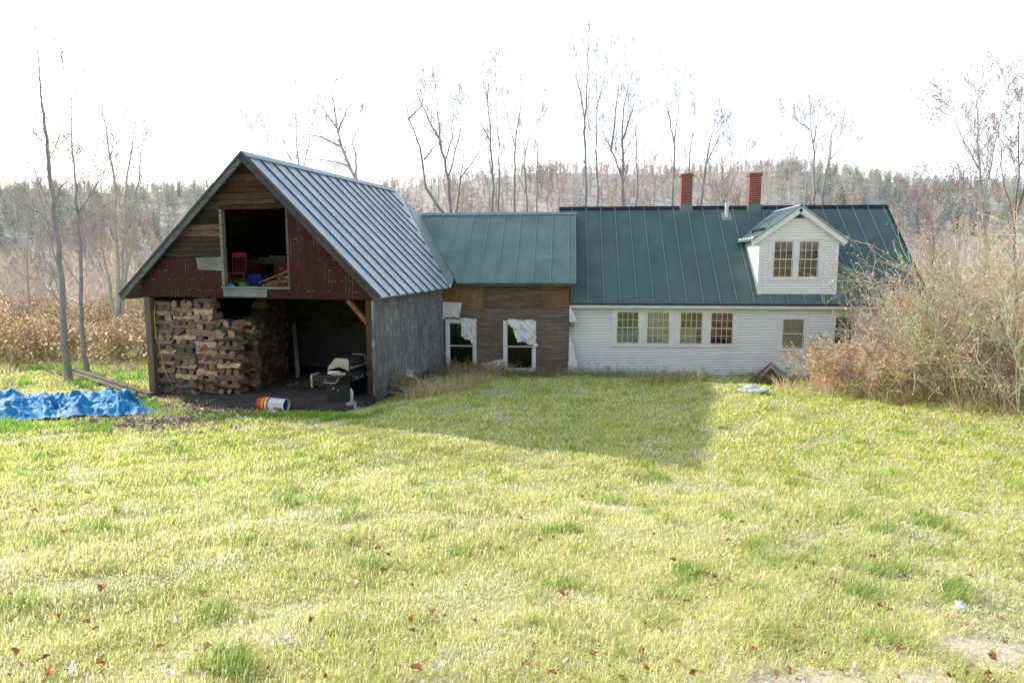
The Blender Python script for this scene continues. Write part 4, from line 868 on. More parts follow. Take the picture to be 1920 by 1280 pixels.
# scrap bench by the side wall
p = gp(745, 747); p.z += .10
c_ = MB(); c_.bar(p+Vector((-.48,.0,.08)), p+Vector((.3,.05,.10)), .26, .05, (.8,.8,.8)); tag(c_.build('board', M['plank'], bevel=.005), 'weathered board lying low in the weeds under the scrap stand', 'board')
c_ = MB(); c_.box(-.14,.14,-.12,.12,0,.36); o_ = c_.build('stump', M['post'], bevel=.02); o_.location = p+Vector((.13,.05,.13)); tag(o_, 'squared brown wood stump between two boards by the barn side wall', 'stump')
c_ = MB(); c_.bar(p+Vector((-.36,.02,.53)), p+Vector((.62,.08,.505)), .24, .045, (1,1,1)); tag(c_.build('board', M['plank'], bevel=.005), 'weathered board balanced on top of the wood stump', 'board')
c_ = MB()
for x in (-.08,.06): c_.box(x, x+.03, -.09,.09, 0,.17)
c_.box(-.05,.06,-.09,-.06,0,.17); c_.box(-.05,.06,.06,.09,0,.17); o_ = c_.build('concrete_block', M['rock'], bevel=.004); o_.location = p+Vector((.33,.05,.548)); o_.rotation_euler = (.1,.15,.3); tag(o_, 'grey concrete block sitting on the upper scrap board', 'concrete block')
# little gabled cover and white bag by the house wall
p = gp(1445, 721); hc = empty('hatch_cover', p, R(-14)); tag(hc, 'small dark gabled wooden cover standing on the grass by the house', 'cover')
c_ = MB(); c_.slab([(-.62,-.28,.0),(.0,-.28,.60),(.0,.75,.60),(-.62,.75,.0)], .05); _sub(c_.build('roof_panel', M['rusty'], None), hc)
c_ = MB(); c_.slab([(.012,-.30,.60),(.80,-.30,-.02),(.80,.75,-.02),(.012,.75,.60)], .05); _sub(c_.build('roof_panel', M['greytrim'], None), hc)
c_ = MB(); c_.slab([(-.52,-.2,-.1),(.66,-.2,-.1),(.0,-.2,.53)], .03); _sub(c_.build('end_panel', M['rusty'], None), hc)
p = gp(1412, 736); lump('bag', (p.x, p.y, p.z+.05), .40, .26, .15, M['bag'], 'crumpled white plastic bag lying on the lawn near the dark cover', 'bag', 11, 4, .5)

# ================================================================== vegetation
def tube_np(path, rad, n):
    P = np.asarray(path, float); k = len(P); rad = np.asarray(rad, float)
    T = np.empty_like(P); T[1:-1] = P[2:]-P[:-2]; T[0] = P[1]-P[0]; T[-1] = P[-1]-P[-2]
    T /= np.linalg.norm(T, axis=1)[:,None]+1e-9
    ref = np.array([.0,1.,.13]) if abs((P[-1]-P[0])[2]) > .6*np.linalg.norm(P[-1]-P[0]) else np.array([.1,.1,1.])
    U = np.cross(T, ref); U /= np.linalg.norm(U, axis=1)[:,None]+1e-9; W = np.cross(T, U)
    a = np.arange(n)*2*math.pi/n
    V = P[:,None,:] + rad[:,None,None]*(U[:,None,:]*np.cos(a)[None,:,None] + W[:,None,:]*np.sin(a)[None,:,None])
    I = np.arange(k*n).reshape(k, n); J = np.roll(I, -1, 1)
    return V.reshape(-1,3), np.stack([I[:-1], J[:-1], J[1:], I[1:]], -1).reshape(-1,4)
class NB:
    def __init__(s): s.V = []; s.F = []; s.T = []; s.n = 0
    def add(s, V, F, t):
        s.V.append(V); s.F.append(F+s.n); s.n += len(V); t = np.asarray(t, float); s.T.append(np.broadcast_to(t, (len(F),3)) if t.ndim == 1 else t)
    def tube(s, p, r, n, t=(1,1,1)): V, F = tube_np(p, r, n); s.add(V, F, t)
    def arr(s): return np.concatenate(s.V), np.concatenate(s.F), np.concatenate(s.T)
    def build(s, name, m, parent=None):
        V, F, T = s.arr(); o_ = np_mesh(name, V, F, T, m, 4)
        if parent is not None: o_.parent = parent
        return o_
def vr(rng): 
    while True:
        v = np.array([rng.uniform(-1,1) for _ in range(3)])
        if .05 < v@v < 1: return v/np.linalg.norm(v)
def twigs(nb, p, d, L, r, lev, rng, up=.12, wob=.16, kids=(4,6), ang=.6, rmin=.006, leaf=None, t=(1,1,1)):
    k = 5 if L > 1 else 4; pts = [p]; rad = [r]; d = d/np.linalg.norm(d); dirs = [d]
    for i in range(k):
        d = d + vr(rng)*wob + np.array([0,0,up]); d /= np.linalg.norm(d); p = p + d*(L/k); pts.append(p); rad.append(max(rmin*.6, r*(1-.85*(i+1)/k))); dirs.append(d)
    nb.tube(pts, rad, 5 if r > .04 else (4 if r > .015 else 3), t)
    if leaf is not None and lev <= 1: leaf.append((pts, L))
    if lev > 0:
        for _ in range(rng.randint(*kids)):
            q = rng.uniform(.25, 1.0)*k; i = min(k-1, int(q)); f = q-i; b = pts[i]*(1-f)+pts[i+1]*f
            side = np.cross(dirs[i], vr(rng)); side /= np.linalg.norm(side)+1e-9; a = rng.uniform(ang*.6, ang*1.3)
            twigs(nb, b, dirs[i]*math.cos(a)+side*math.sin(a), L*rng.uniform(.38,.62)*(1.15-.4*q/k), max(rmin, rad[i]*.6), lev-1, rng, up, wob, kids, ang, rmin, leaf, t)
def smooth_path(pts, rng, n=3, j=.03):
    out = []
    for a, b in zip(pts, pts[1:]):
        for i in range(n):
            t = i/n; q = a*(1-t)+b*t
            if i: q = q + vr(rng)*np.linalg.norm(b-a)*j
            out.append(q)
    out.append(pts[-1]); return out
def leaves_np(nb, pts, size, cols, rng, flat=.4):
    n = len(pts)
    if n == 0: return
    P = np.array(pts); rs = np.random.RandomState(rng.randrange(1<<30))
    A = rs.normal(size=(n,3)); A[:,2] *= flat; A /= np.linalg.norm(A,axis=1)[:,None]; B = rs.normal(size=(n,3)); B -= (B*A).sum(1)[:,None]*A; B /= np.linalg.norm(B,axis=1)[:,None]
    s = size*rs.uniform(.6,1.3,(n,1)); N = np.cross(A,B)*s*.18
    V = np.stack([P-A*s*.5, P+B*s*.32+N, P+A*s*.55, P-B*s*.32+N], 1).reshape(-1,3); F = np.arange(4*n).reshape(n,4)
    c = np.array(cols)[rs.randint(len(cols), size=n)]*rs.uniform(.75,1.2,(n,1)); nb.add(V, F, c)

# --- bare trees: trunk lines follow the photograph's trees, each standing at its own distance
def bare_tree(name, stems, d, r0, seed, label, group=None, barkm='bark', twm='twig', lev=2, limbs=9, start=.35, ang=.45, Lk=.16, leafspec=None, kids=(4,6), rmin=.008, up=.12, sr=.38):
    rng_ = random.Random(seed); lines = []
    for s_ in stems:
        dd = d + rng_.uniform(-.6,.6)
        lines.append([np.array(deep(px, py, dd)) for px, py in s_])
    b = lines[0][0]; base = np.array([b[0], b[1], gz(b[0], b[1])-.05])
    if base[2] < b[2]-.3: lines[0] = [np.array([b[0]+(b[0]-lines[0][1][0])*.3, b[1], base[2]])] + lines[0]
    else: lines[0][0] = base
    root = empty(name, Vector(lines[0][0])); b0 = lines[0][0]; tag(root, label, 'tree', group)
    H = max(l[-1][2] for l in lines) - b0[2]
    tb, cb, leafs = NB(), NB(), []
    for li, l in enumerate(lines):
        l = [q-b0 for q in l]; p = smooth_path(l, rng_, 4, .025); k = len(p); r = r0*(1 if li == 0 else sr)
        rad = [max(.010, r*(1-.94*(i/(k-1))**.75)) for i in range(k)]; tb.tube(p, rad, 8, (1,1,1))
        Lt = sum(np.linalg.norm(p[i+1]-p[i]) for i in range(k-1))
        for q in range(limbs if li == 0 else max(4, limbs*2//3)):
            t = start+(1-start)*(q+rng_.random())/limbs if li == 0 else rng_.uniform(.15,1)
            t = min(.99, t); i = min(k-2, int(t*(k-1))); f = t*(k-1)-i; bp_ = p[i]*(1-f)+p[i+1]*f; dr_ = p[i+1]-p[i]; dr_ = dr_/np.linalg.norm(dr_)
            side = np.cross(dr_, vr(rng_)); side /= np.linalg.norm(side); a = rng_.uniform(ang*.7, ang*1.4)
            twigs(cb, bp_, dr_*math.cos(a)+side*math.sin(a), H*Lk*rng_.uniform(.7,1.3)*(1.25-t*.75), max(rmin, rad[i]*.36), lev, rng_, up, .17, kids, ang*1.1, rmin, leafs)
    tb.build('trunk', M[barkm], root); c_ = cb.build('crown', M[twm], root)
    if leafspec:
        size, cols, n, hi = leafspec; pts = []
        for ps, L in leafs:
            for q in ps[1:]:
                if q[2] > H*hi and rng_.random() < n: pts.append(q+vr(rng_)*.08)
        lb = NB(); leaves_np(lb, pts, size, cols, rng_)
        if pts: lb.build('leaves', M['leaf'], root)
    return root
BT = bare_tree
BT('bare_tree', [[(124,672),(118,560),(105,430),(92,320),(84,240),(78,190),(74,130),(68,10)], [(101,395),(115,350),(135,330)]], 23, .14, 1, 'tall slender bare tree leaning left, nearest the left edge of the photo', lev=2, limbs=16, start=.3, ang=.7, Lk=.20, barkm='bark', rmin=.008)
BT('bare_tree', [[(157,655),(151,560),(147,430),(140,330),(134,250),(130,110)], [(147,400),(185,340),(215,330)]], 24, .115, 2, 'straight slender bare tree just right of the leaning tree at left', lev=2, limbs=16, start=.25, ang=.7, Lk=.20, rmin=.008)
BT('multi_stem_tree', [[(218,600),(218,450),(215,340),(200,240),(180,145)], [(222,590),(235,440),(238,330),(250,250),(262,165)], [(228,590),(250,420),(262,310),(270,250)], [(215,590),(190,460),(165,330)]], 29, .13, 3, 'pale multi-stemmed bare tree between the slender trees and the barn', sr=.7, barkm='bark_pale', twm='twig_pale', lev=2, limbs=14, start=.3, ang=.5, Lk=.14)
BT('bare_tree', [[(60,600),(50,480),(60,400),(40,330)]], 32, .09, 4, 'low pale bare tree spreading behind the thicket at the far left', barkm='bark_pale', twm='twig_pale', limbs=14, start=.2, ang=.9, Lk=.3)
BT('bare_tree', [[(320,560),(310,470),(330,400),(318,330)]], 33, .08, 5, 'low pale bare tree showing just left of the barn roof edge', barkm='bark_pale', twm='twig_pale', limbs=14, start=.2, ang=.9, Lk=.3)
BT('bare_tree', [[(512,400),(505,300),(498,180)],[(508,320),(480,260),(462,230)]], 40, .09, 6, 'thin bare tree directly above the barn peak', limbs=12, ang=.5, Lk=.14)
BT('bare_tree', [[(562,420),(560,330),(556,250),(545,150)],[(561,340),(530,260),(527,160)],[(563,345),(580,270),(588,200)]], 42, .1, 7, 'twiggy upright bare tree behind the barn ridge, left of the crooked tree', limbs=16, ang=.45, Lk=.15, kids=(4,6))
BT('crooked_tree', [[(702,420),(690,350),(672,345),(655,310),(640,275),(632,240),(612,215),(590,165)], [(640,275),(605,258),(580,252),(565,258)], [(634,248),(650,205),(678,178)], [(668,335),(668,292),(660,268),(676,235),(668,212)], [(630,240),(628,200),(615,160)], [(655,312),(610,300),(570,300)]], 36, .19, 8, 'crooked pale-barked tree leaning left above the barn ridge', barkm='bark_pale', lev=2, limbs=10, start=.4, ang=.7, Lk=.12)
BT('bare_tree', [[(845,420),(825,392),(799,354),(788,278),(765,220),(757,165)],[(795,300),(815,275),(822,250)],[(765,225),(790,200),(800,150)]], 40, .17, 9, 'dark spreading bare tree with a bent trunk behind the shed ridge at left', limbs=12, ang=.65, Lk=.14)
BT('bare_tree', [[(847,420),(842,340),(825,263),(808,234),(785,183),(778,160)],[(825,263),(821,201),(808,145)],[(841,330),(865,235),(876,200)],[(835,300),(848,260),(850,160)]], 42, .16, 10, 'dark forked bare tree behind the middle of the shed roof', limbs=12, ang=.55, Lk=.14)
BT('bare_tree', [[(852,420),(858,380),(863,336),(894,292),(902,270)],[(863,336),(870,290),(868,260)]], 39, .13, 11, 'short dark bare tree leaning right behind the shed ridge', limbs=10, ang=.6, Lk=.18)
BT('bare_tree', [[(925,420),(923,330),(920,249),(914,187),(903,132)],[(918,262),(895,220),(872,195)],[(914,187),(918,150),(920,128)]], 41, .12, 12, 'tall upright bare tree above the middle of the shed ridge', limbs=12, ang=.45, Lk=.13)
BT('bare_tree', [[(934,420),(936,340),(936,267),(930,176),(929,118)]], 42, .09, 13, 'thin straight bare tree close to the right side of the tall upright tree', limbs=10, ang=.4, Lk=.11)
BT('bare_tree', [[(963,420),(965,330),(967,263),(978,187),(976,115)],[(966,275),(952,225),(945,190)]], 41, .11, 14, 'bare tree forking low above the right half of the shed ridge', limbs=12, ang=.42, Lk=.12)
BT('bare_tree', [[(987,420),(985,330),(983,278),(975,225)],[(984,290),(997,240),(1001,150)]], 43, .09, 15, 'slim bare tree with two stems above the right part of the shed ridge', limbs=12, ang=.42, Lk=.12)
BT('bare_tree', [[(1008,420),(1007,340),(1008,270),(1023,170)]], 42, .08, 16, 'slim bare tree leaning right, last one above the shed ridge', limbs=12, ang=.4, Lk=.12)
BT('bare_tree', [[(1098,420),(1098,330),(1096,227),(1100,190),(1102,103),(1107,41)],[(1096,223),(1087,169),(1080,147),(1073,77)]], 38, .12, 17, 'tallest bare tree of all, forked high, above the left end of the house roof', limbs=14, ang=.35, Lk=.12)
BT('bare_tree', [[(1120,420),(1119,330),(1118,227),(1117,90)],[(1118,205),(1133,150),(1138,80)]], 39, .11, 18, 'tall straight forked bare tree just right of the tallest one', limbs=14, ang=.35, Lk=.12)
BT('bare_tree', [[(1166,420),(1167,350),(1168,285),(1169,205),(1184,140)],[(1166,330),(1140,267),(1126,241)],[(1146,280),(1158,180),(1170,95)],[(1168,260),(1185,210),(1196,180)]], 38, .17, 19, 'broad bare tree with a thick trunk above the left half of the house roof', limbs=16, ang=.6, Lk=.14)
BT('bare_tree', [[(1191,420),(1195,322),(1191,249),(1197,220)]], 40, .10, 20, 'short knobbly bare tree right of the broad tree', limbs=10, ang=.6, Lk=.16)
BT('bare_tree', [[(1261,420),(1262,340),(1264,267),(1253,212),(1249,85)],[(1264,267),(1272,205),(1288,110)]], 38, .11, 21, 'tall bare tree with a wide fork rising just left of the left chimney', limbs=12, ang=.38, Lk=.12)
BT('bare_tree', [[(1290,420),(1292,329),(1299,249),(1303,190)]], 40, .10, 22, 'bare tree rising straight from behind the left chimney', limbs=14, ang=.4, Lk=.13)
BT('bare_tree', [[(1305,420),(1323,314),(1334,256),(1348,200)],[(1326,305),(1345,265),(1356,235)]], 39, .12, 23, 'bare tree leaning right between the two chimneys', limbs=12, ang=.4, Lk=.13)
BT('bare_tree', [[(1354,420),(1354,384),(1352,263)],[(1355,390),(1368,330),(1377,270)],[(1355,380),(1385,320),(1398,290)]], 41, .08, 24, 'small fan-shaped bare tree left of the right chimney', limbs=14, ang=.5, Lk=.18)
BT('bare_tree', [[(1481,420),(1481,370),(1479,292),(1465,200)],[(1480,330),(1495,270),(1500,230)]], 44, .08, 25, 'pale slender bare tree above the dormer peak', barkm='bark_pale', twm='twig_pale', limbs=14, ang=.5, Lk=.16)
BT('bare_tree', [[(1525,420),(1526,340),(1527,285),(1520,241),(1519,195)],[(1518,243),(1497,228),(1478,218)],[(1526,268),(1533,225),(1536,195)]], 37, .12, 26, 'dark forked bare tree rising right of the dormer', limbs=9, ang=.5, Lk=.12)
BT('bare_tree', [[(1541,420),(1543,360),(1556,300),(1560,249),(1576,216)],[(1556,300),(1578,278),(1598,262)],[(1550,320),(1556,260),(1556,235)]], 38, .11, 27, 'dark bare tree leaning right with a level side limb, right of the dormer', limbs=9, ang=.5, Lk=.12)
REDL = [(.62,.24,.20), (.68,.32,.22), (.55,.26,.22), (.6,.42,.3)]
BT('red_leaf_tree', [[(1846,640),(1845,423),(1842,362),(1834,286),(1831,198),(1842,140)],[(1838,320),(1800,250),(1780,180)],[(1843,380),(1870,250),(1895,150)]], 27, .10, 30, 'tall thin tree holding a few reddish leaves at the upper right', barkm='bark_pale', twm='twig_pale', limbs=18, ang=.6, Lk=.16, start=.25, leafspec=(.08, REDL, .16, .66))
BT('red_leaf_tree', [[(1905,640),(1902,423),(1910,300),(1916,160)],[(1904,430),(1880,330),(1872,240)],[(1906,400),(1940,280),(1950,180)]], 26, .10, 31, 'twin-stemmed tree with red leaves at the right edge of the photo', barkm='bark_brown', limbs=18, ang=.6, Lk=.16, start=.2, leafspec=(.08, REDL, .10, .5))
BT('bare_tree', [[(1752,620),(1750,470),(1745,400),(1752,340)],[(1750,470),(1720,410),(1700,370)],[(1750,450),(1785,390),(1800,350)]], 28, .07, 32, 'low bare tree with sparse red leaves right of the house roof end', limbs=16, ang=.7, Lk=.22, start=.25, leafspec=(.10, REDL, .10, .3))
BT('bare_tree', [[(1680,560),(1690,430),(1700,350)],[(1690,450),(1660,380),(1640,350)]], 33, .07, 33, 'low pale bare tree behind the right end of the house roof', barkm='bark_pale', twm='twig_pale', limbs=14, ang=.8, Lk=.26, start=.2)
BT('bare_tree', [[(1410,420),(1420,370),(1432,330)],[(1412,400),(1440,350),(1460,320)]], 42, .07, 34, 'low pale bare tree right beside the right chimney', barkm='bark_pale', twm='twig_pale', limbs=14, ang=.6, Lk=.25, start=.15)
BT('bare_tree', [[(1040,420),(1050,370),(1045,330)],[(1042,410),(1025,360),(1010,340)]], 43, .06, 35, 'low brown bare tree between the shed trees and the tallest tree', limbs=12, ang=.7, Lk=.25, start=.15)
BT('bare_tree', [[(1225,420),(1228,370),(1240,320)],[(1226,400),(1205,350),(1200,320)]], 44, .06, 36, 'low brown bare tree left of the left chimney', limbs=12, ang=.7, Lk=.25, start=.15)

# --- shrubs
def shrub_mesh(seed, H, W, stems, stemcols, leafcols, leafn, leafsize, lev=2, arch=.10, rb=.016, kids=(3,5), ang=.7, lowleaf=0):
    rng_ = random.Random(seed); sb_, leafs = NB(), []
    for i in range(stems):
        a = rng_.uniform(0, 6.283); rr = math.sqrt(rng_.random())*W*.4; tilt = rng_.uniform(.05,.55)*(.5+rr/(W*.4)); a2 = a+rng_.uniform(-.7,.7)
        d = np.array([math.cos(a2)*math.sin(tilt), math.sin(a2)*math.sin(tilt), math.cos(tilt)])
        twigs(sb_, np.array([math.cos(a)*rr, math.sin(a)*rr, -.1]), d, H*rng_.uniform(.45,.95), rng_.uniform(.6,1.3)*rb, lev, rng_, .02, .24, kids, ang, .0075, leafs, tuple(k*rng_.uniform(.8,1.25) for k in rng_.choice(stemcols)))
    V, F, T = sb_.arr(); me1 = ('stems', V, F, T)
    pts = []
    for ps, L in leafs:
        for q in ps[1:]:
            if rng_.random() < leafn*(1.6-q[2]/H if lowleaf else 1): pts.append(q+vr(rng_)*.05)
    lb = NB(); leaves_np(lb, pts, leafsize, leafcols, rng_)
    return sb_, (lb if pts else None)
SP = {}
def shrub(kind, name, loc, rz, sc, label, group):
    if kind not in SP:
        sb_, lb = shrub_mesh(*SHR[kind][0], **SHR[kind][1]); r_ = empty(name); sb_.build('stems', M['stem'], r_)
        if lb: lb.build('leaves', M['leaf'], r_)
        SP[kind] = r_; o_ = r_
    else: o_ = dup(SP[kind]); o_.name = name
    o_.location = loc; o_.rotation_euler = (0,0,rz); o_.scale = sc; return tag(o_, label, 'shrub', group)
TAN = [(.66,.55,.41), (.76,.66,.52), (.52,.42,.31)]; DRYL = [(.80,.68,.46), (.86,.75,.5), (.68,.55,.36), (.82,.72,.56), (.74,.7,.36)]
ORL = [(.84,.56,.42), (.88,.64,.5), (.76,.42,.34), (.86,.72,.5), (.8,.62,.34)]; PEACH = [(.88,.64,.46), (.92,.76,.6), (.84,.52,.34), (.92,.82,.5), (.7,.5,.38), (.9,.78,.4)]
SHR = {'tan1': ((41, 4.0, 2.8, 54, TAN, DRYL, .34, .055), {}), 'tan2': ((42, 3.3, 2.6, 52, TAN, DRYL, .40, .055), {}), 'tan3': ((43, 2.7, 2.4, 40, TAN, DRYL, .30, .055), {}),
       'red': ((44, 1.7, 2.2, 46, TAN, ORL, .8, .075), {}), 'peach1': ((45, 2.1, 2.6, 54, [(.6,.46,.34),(.46,.32,.22)], PEACH, .62, .08), {}), 'peach2': ((46, 1.7, 2.4, 54, [(.6,.46,.34),(.46,.32,.22)], PEACH, .7, .075), {}),
       'bare': ((47, 2.7, 2.6, 28, [(.34,.26,.2),(.46,.37,.29),(.56,.45,.33)], DRYL+[(.4,.28,.18)], .16, .055), {})}
def sg(px, py): p = gp(px, py); return p
rr = random.Random(77)
RIGHT = [('bare', 1585, 712, .9, 'sparse dark-twigged shrub in front of the two right-hand house windows'), ('tan3', 1672, 716, .95, 'tan shrub hiding the lower right corner of the house'), ('red', 1578, 735, .85, 'low reddish-leaved shrub beside the dark cover'),
         ('red', 1640, 738, .95, 'low orange-leaved shrub in front of the house corner'), ('tan3', 1700, 735, 1.08, 'tangled tan shrub just right of the orange-leaved shrub'), ('tan2', 1772, 742, 1.12, 'tall dense tan shrub in the middle of the right thicket'),
         ('tan1', 1838, 752, 1.08, 'tall leafy tan shrub left of the right photo edge'), ('tan1', 1905, 764, 1.1, 'tallest tan shrub at the right photo edge'), ('tan2', 1975, 778, 1.1, 'tan shrub partly cut off by the right photo edge'),
         ('tan2', 1735, 712, 1.12, 'tan shrub standing behind the front row, right of the house end'), ('tan1', 1815, 718, 1.15, 'tall tan shrub in the back row below the red-leaved tree'), ('tan1', 1895, 722, 1.2, 'tall tan shrub in the back row under the twin-stemmed tree'), ('bare', 1690, 705, 1.2, 'sparse shrub reaching up to the right roof corner')]
for k, px, py, sc, lb in RIGHT:
    p = sg(px, py); shrub(k, 'shrub', (p.x, p.y, p.z-.03), rr.uniform(0,6.28), (sc*rr.uniform(.95,1.05),)*3, lb, 'shrubs right of the farmhouse')
for k, px, py, sc, lb in (('bare', 1640, 706, .9, 'twiggy shrub close to the house wall left of the roof corner'), ('tan3', 1730, 704, 1.25, 'tall tan shrub standing against the right end of the house'), ('bare', 1735, 738, 1.3, 'tall twiggy shrub poking up above the tan shrubs')):
    p = sg(px, py); shrub(k, 'shrub', (p.x, p.y, p.z-.03), rr.uniform(0,6.28), (sc,)*3, lb, 'shrubs right of the farmhouse')
LEFT = [('peach1', 20, 668, 1.1, 'orange-brown leafy shrub at the left photo edge'), ('peach2', 85, 672, 1.0, 'orange-brown shrub at the foot of the leaning slender tree'), ('peach1', 190, 668, 1.0, 'orange-brown shrub right of the second slender tree'), ('peach2', 250, 672, 1.0, 'orange-brown shrub against the left side of the barn'),
        ('peach1', 140, 640, 1.25, 'taller pale orange shrub behind the two slender trees'), ('peach1', 40, 640, 1.3, 'taller pale orange shrub behind the left edge of the thicket'), ('peach2', 232, 640, 1.35, 'pale orange shrub in the back row close to the barn'), ('peach1', -50, 660, 1.2, 'orange shrub cut off by the left photo edge'), ('peach2', 310, 630, 1.5, 'pale orange shrub behind the left barn post')]
for k, px, py, sc, lb in LEFT:
    p = sg(px, py); shrub(k, 'leafy_shrub', (p.x, p.y, p.z-.03), rr.uniform(0,6.28), (sc,)*3, lb, 'leafy shrubs left of the barn')

# --- weed clumps against the walls (each clump an object; the same few meshes)
def clump_mesh(seed, H, W, n, cols, lean=.5, wid=.007, heads=0):
    rs = np.random.RandomState(seed); nb = NB(); k = 4
    a = rs.uniform(0,6.283,n); r_ = np.sqrt(rs.rand(n))*W; h = H*rs.uniform(.45,1.1,n); dirx = np.cos(a+rs.normal(0,.6,n))*lean*rs.rand(n); diry = np.sin(a+rs.normal(0,.6,n))*lean*rs.rand(n)
    base = np.stack([np.cos(a)*r_, np.sin(a)*r_, np.full(n,-.03)],-1); side = rs.normal(size=(n,3)); side[:,2] = 0; side /= np.linalg.norm(side,axis=1)[:,None]
    rows = []
    for i in range(k+1):
        t = i/k; c = base+np.stack([dirx*h*t**2, diry*h*t**2, h*(t-.25*lean*t**2)],-1); wd = wid*(1-.85*t)*rs.uniform(.8,1.2,n); rows += [c-side*wd[:,None], c+side*wd[:,None]]
    V = np.stack(rows,1).reshape(-1,3); b = np.arange(n)*(2*k+2)
    F = np.concatenate([np.stack([b+2*i, b+2*i+1, b+2*i+3, b+2*i+2],-1) for i in range(k)]); c = np.array(cols)[rs.randint(len(cols),size=n)]*rs.uniform(.75,1.2,(n,1)); nb.add(V, F, np.tile(c,(k,1)))
    if heads:
        rg = random.Random(seed); pts = []
        for i in range(heads):
            j = rg.randrange(n); tp_ = V[j*(2*k+2)+2*k]
            for _ in range(14): pts.append(tp_+vr(rg)*np.array([.03,.03,.09]))
        leaves_np(nb, pts, .035, [(.3,.2,.12),(.4,.3,.18)], rg)
    return nb
DRY = [(.80,.68,.45), (.88,.76,.54), (.66,.54,.34), (.62,.6,.3)]; GRN = [(.24,.36,.09), (.32,.43,.12), (.42,.45,.17), (.55,.49,.27)]; LUSH = [(.26,.48,.08), (.36,.58,.11), (.45,.62,.13), (.2,.38,.08)]
CL = {'dry': clump_mesh(1, .55, .42, 130, DRY, 1.15, .008, 8), 'mix': clump_mesh(2, .42, .42, 140, GRN+DRY[:2], 1.0, .008, 4), 'lush': clump_mesh(3, .28, .34, 170, LUSH, .7, .009), 'tall': clump_mesh(4, 1.15, .14, 60, [(.34,.25,.13),(.26,.2,.1),(.3,.27,.11)], .35, .007, 26), 'tan': clump_mesh(5, .32, .4, 160, DRY, .9)}
CO = {}
def clump(kind, p, sc, label, group, cat='weeds', name='weed_clump'):
    if kind not in CO: o_ = CL[kind].build(name, M['grass']); CO[kind] = o_
    else: o_ = CO[kind].copy(); o_.name = name; col.objects.link(o_)
    o_.location = (p[0], p[1], gz(p[0], p[1])); o_.rotation_euler = (0,0,rr.uniform(0,6.28)); o_.scale = (sc, sc, sc*rr.uniform(.85,1.15)); return tag(o_, label, cat, group)
for i in range(20):
    x = -4.3 + i*.22 + rr.uniform(-.08,.08); clump('dry' if i < 9 else 'mix', (x, SY-.55+rr.uniform(-.75,.2)), rr.uniform(1.0,1.5)*(1.15 if i < 8 else 1.1), 'dry brown weed clump along the foot of the shed wall' if i < 9 else 'green and tan weed clump along the foot of the shed wall', 'dry weeds at the shed' if i < 9 else 'green weeds at the shed')
for i in range(9):
    t = i/8; p = gp(795+t*115, 742-t*28); clump('dry', p, rr.uniform(.8,1.3), 'tall dry weed clump in the corner between barn side wall and shed', 'weeds in the barn corner')
for i in range(26):
    x = .3 + i*.36 + rr.uniform(-.1,.1); k = 'mix' if i < 14 else ('tan' if i < 17 else 'mix'); clump(k, (x, HY-.6+rr.uniform(-.8,.25)), rr.uniform(.85,1.35), 'ragged grass clump along the foot of the white house wall', 'grass clumps at the house wall')
for i in range(5): p = gp(1215+i*22, 716+rr.uniform(-3,3)); clump('mix', p, 1.35, 'bushy green grass mound in front of the four house windows', 'green mound at the house')
for px, py, s_, lb in ((862,694,1.25,'tall brown goldenrod stalks in front of the left shed window'), (905,694,.7,'short brown weed stalks between the two shed windows'), (735,742,.75,'thin brown weed stalks beside the barn side wall'), (1015,690,.6,'short weed stalks under the right shed window'), (30,690,1.1,'pale fluffy dry stalks near the left photo edge'), (60,672,1.0,'brown dry stalks behind the left end of the tarp')):
    p = gp(px, py); clump('tall', p, s_, lb, None, name='weed_stalks')
for i in range(34):
    t = i/33; p = gp(285+t*430, (781 if .2 < t < .95 else 774)+3*math.sin(t*9)+rr.uniform(-2,5)); clump('lush', p, rr.uniform(.45,.8), 'lush green grass clump along the barn floor edge', 'lush grass at the barn edge', 'grass')
for i in range(12): p = gp(rr.uniform(255,330), rr.uniform(752,790)); clump('lush' if i % 3 else 'tan', p, rr.uniform(.6,1.0), 'small weed clump between the blue tarp and the barn' if i % 3 else 'small tan weed clump between the blue tarp and the barn', 'weeds between tarp and barn' if i % 3 else 'tan weeds between tarp and barn')
for i in range(22): p = gp(rr.uniform(-20,255), rr.uniform(690,726)); clump('mix' if i % 2 else 'lush', p, rr.uniform(.9,1.5), 'green weed clump behind the blue tarp' if i % 2 else 'low lush weed clump behind the blue tarp', 'weeds behind the tarp' if i % 2 else 'lush weeds behind the tarp')
for i in range(14): p = gp(rr.uniform(-20,280), rr.uniform(795,812)); clump('lush', p, rr.uniform(.6,1.0), 'grass clump along the front edge of the blue tarp', 'grass in front of the tarp', 'grass')
for i in range(30): t = i/29; p = gp(1480+t*450, 728+t*44+rr.uniform(-4,6)); clump('tan' if i % 3 else 'dry', p, rr.uniform(.8,1.4), 'tan dry grass clump at the foot of the right shrubs' if i % 3 else 'tall dry grass clump at the foot of the right shrubs', 'dry grass at the right shrubs' if i % 3 else 'tall grass at the right shrubs', 'grass')
p = gp(1745,792); clump('tan', p, .8, 'dead brown grass tuft alone on the right side of the lawn', None, 'grass', 'grass_tuft')
p = gp(588,770); 
# bare twiggy bush against the left part of the house wall
sb_, lb_ = shrub_mesh(61, 1.1, .9, 16, [(.2,.13,.11),(.26,.19,.15)], [(.3,.2,.12)], .04, .04, rb=.008); r_ = empty('bare_shrub', (gp(1122,705))); sb_.build('stems', M['stem'], r_); tag(r_, 'small leafless twiggy shrub against the house wall near the lantern', 'shrub')

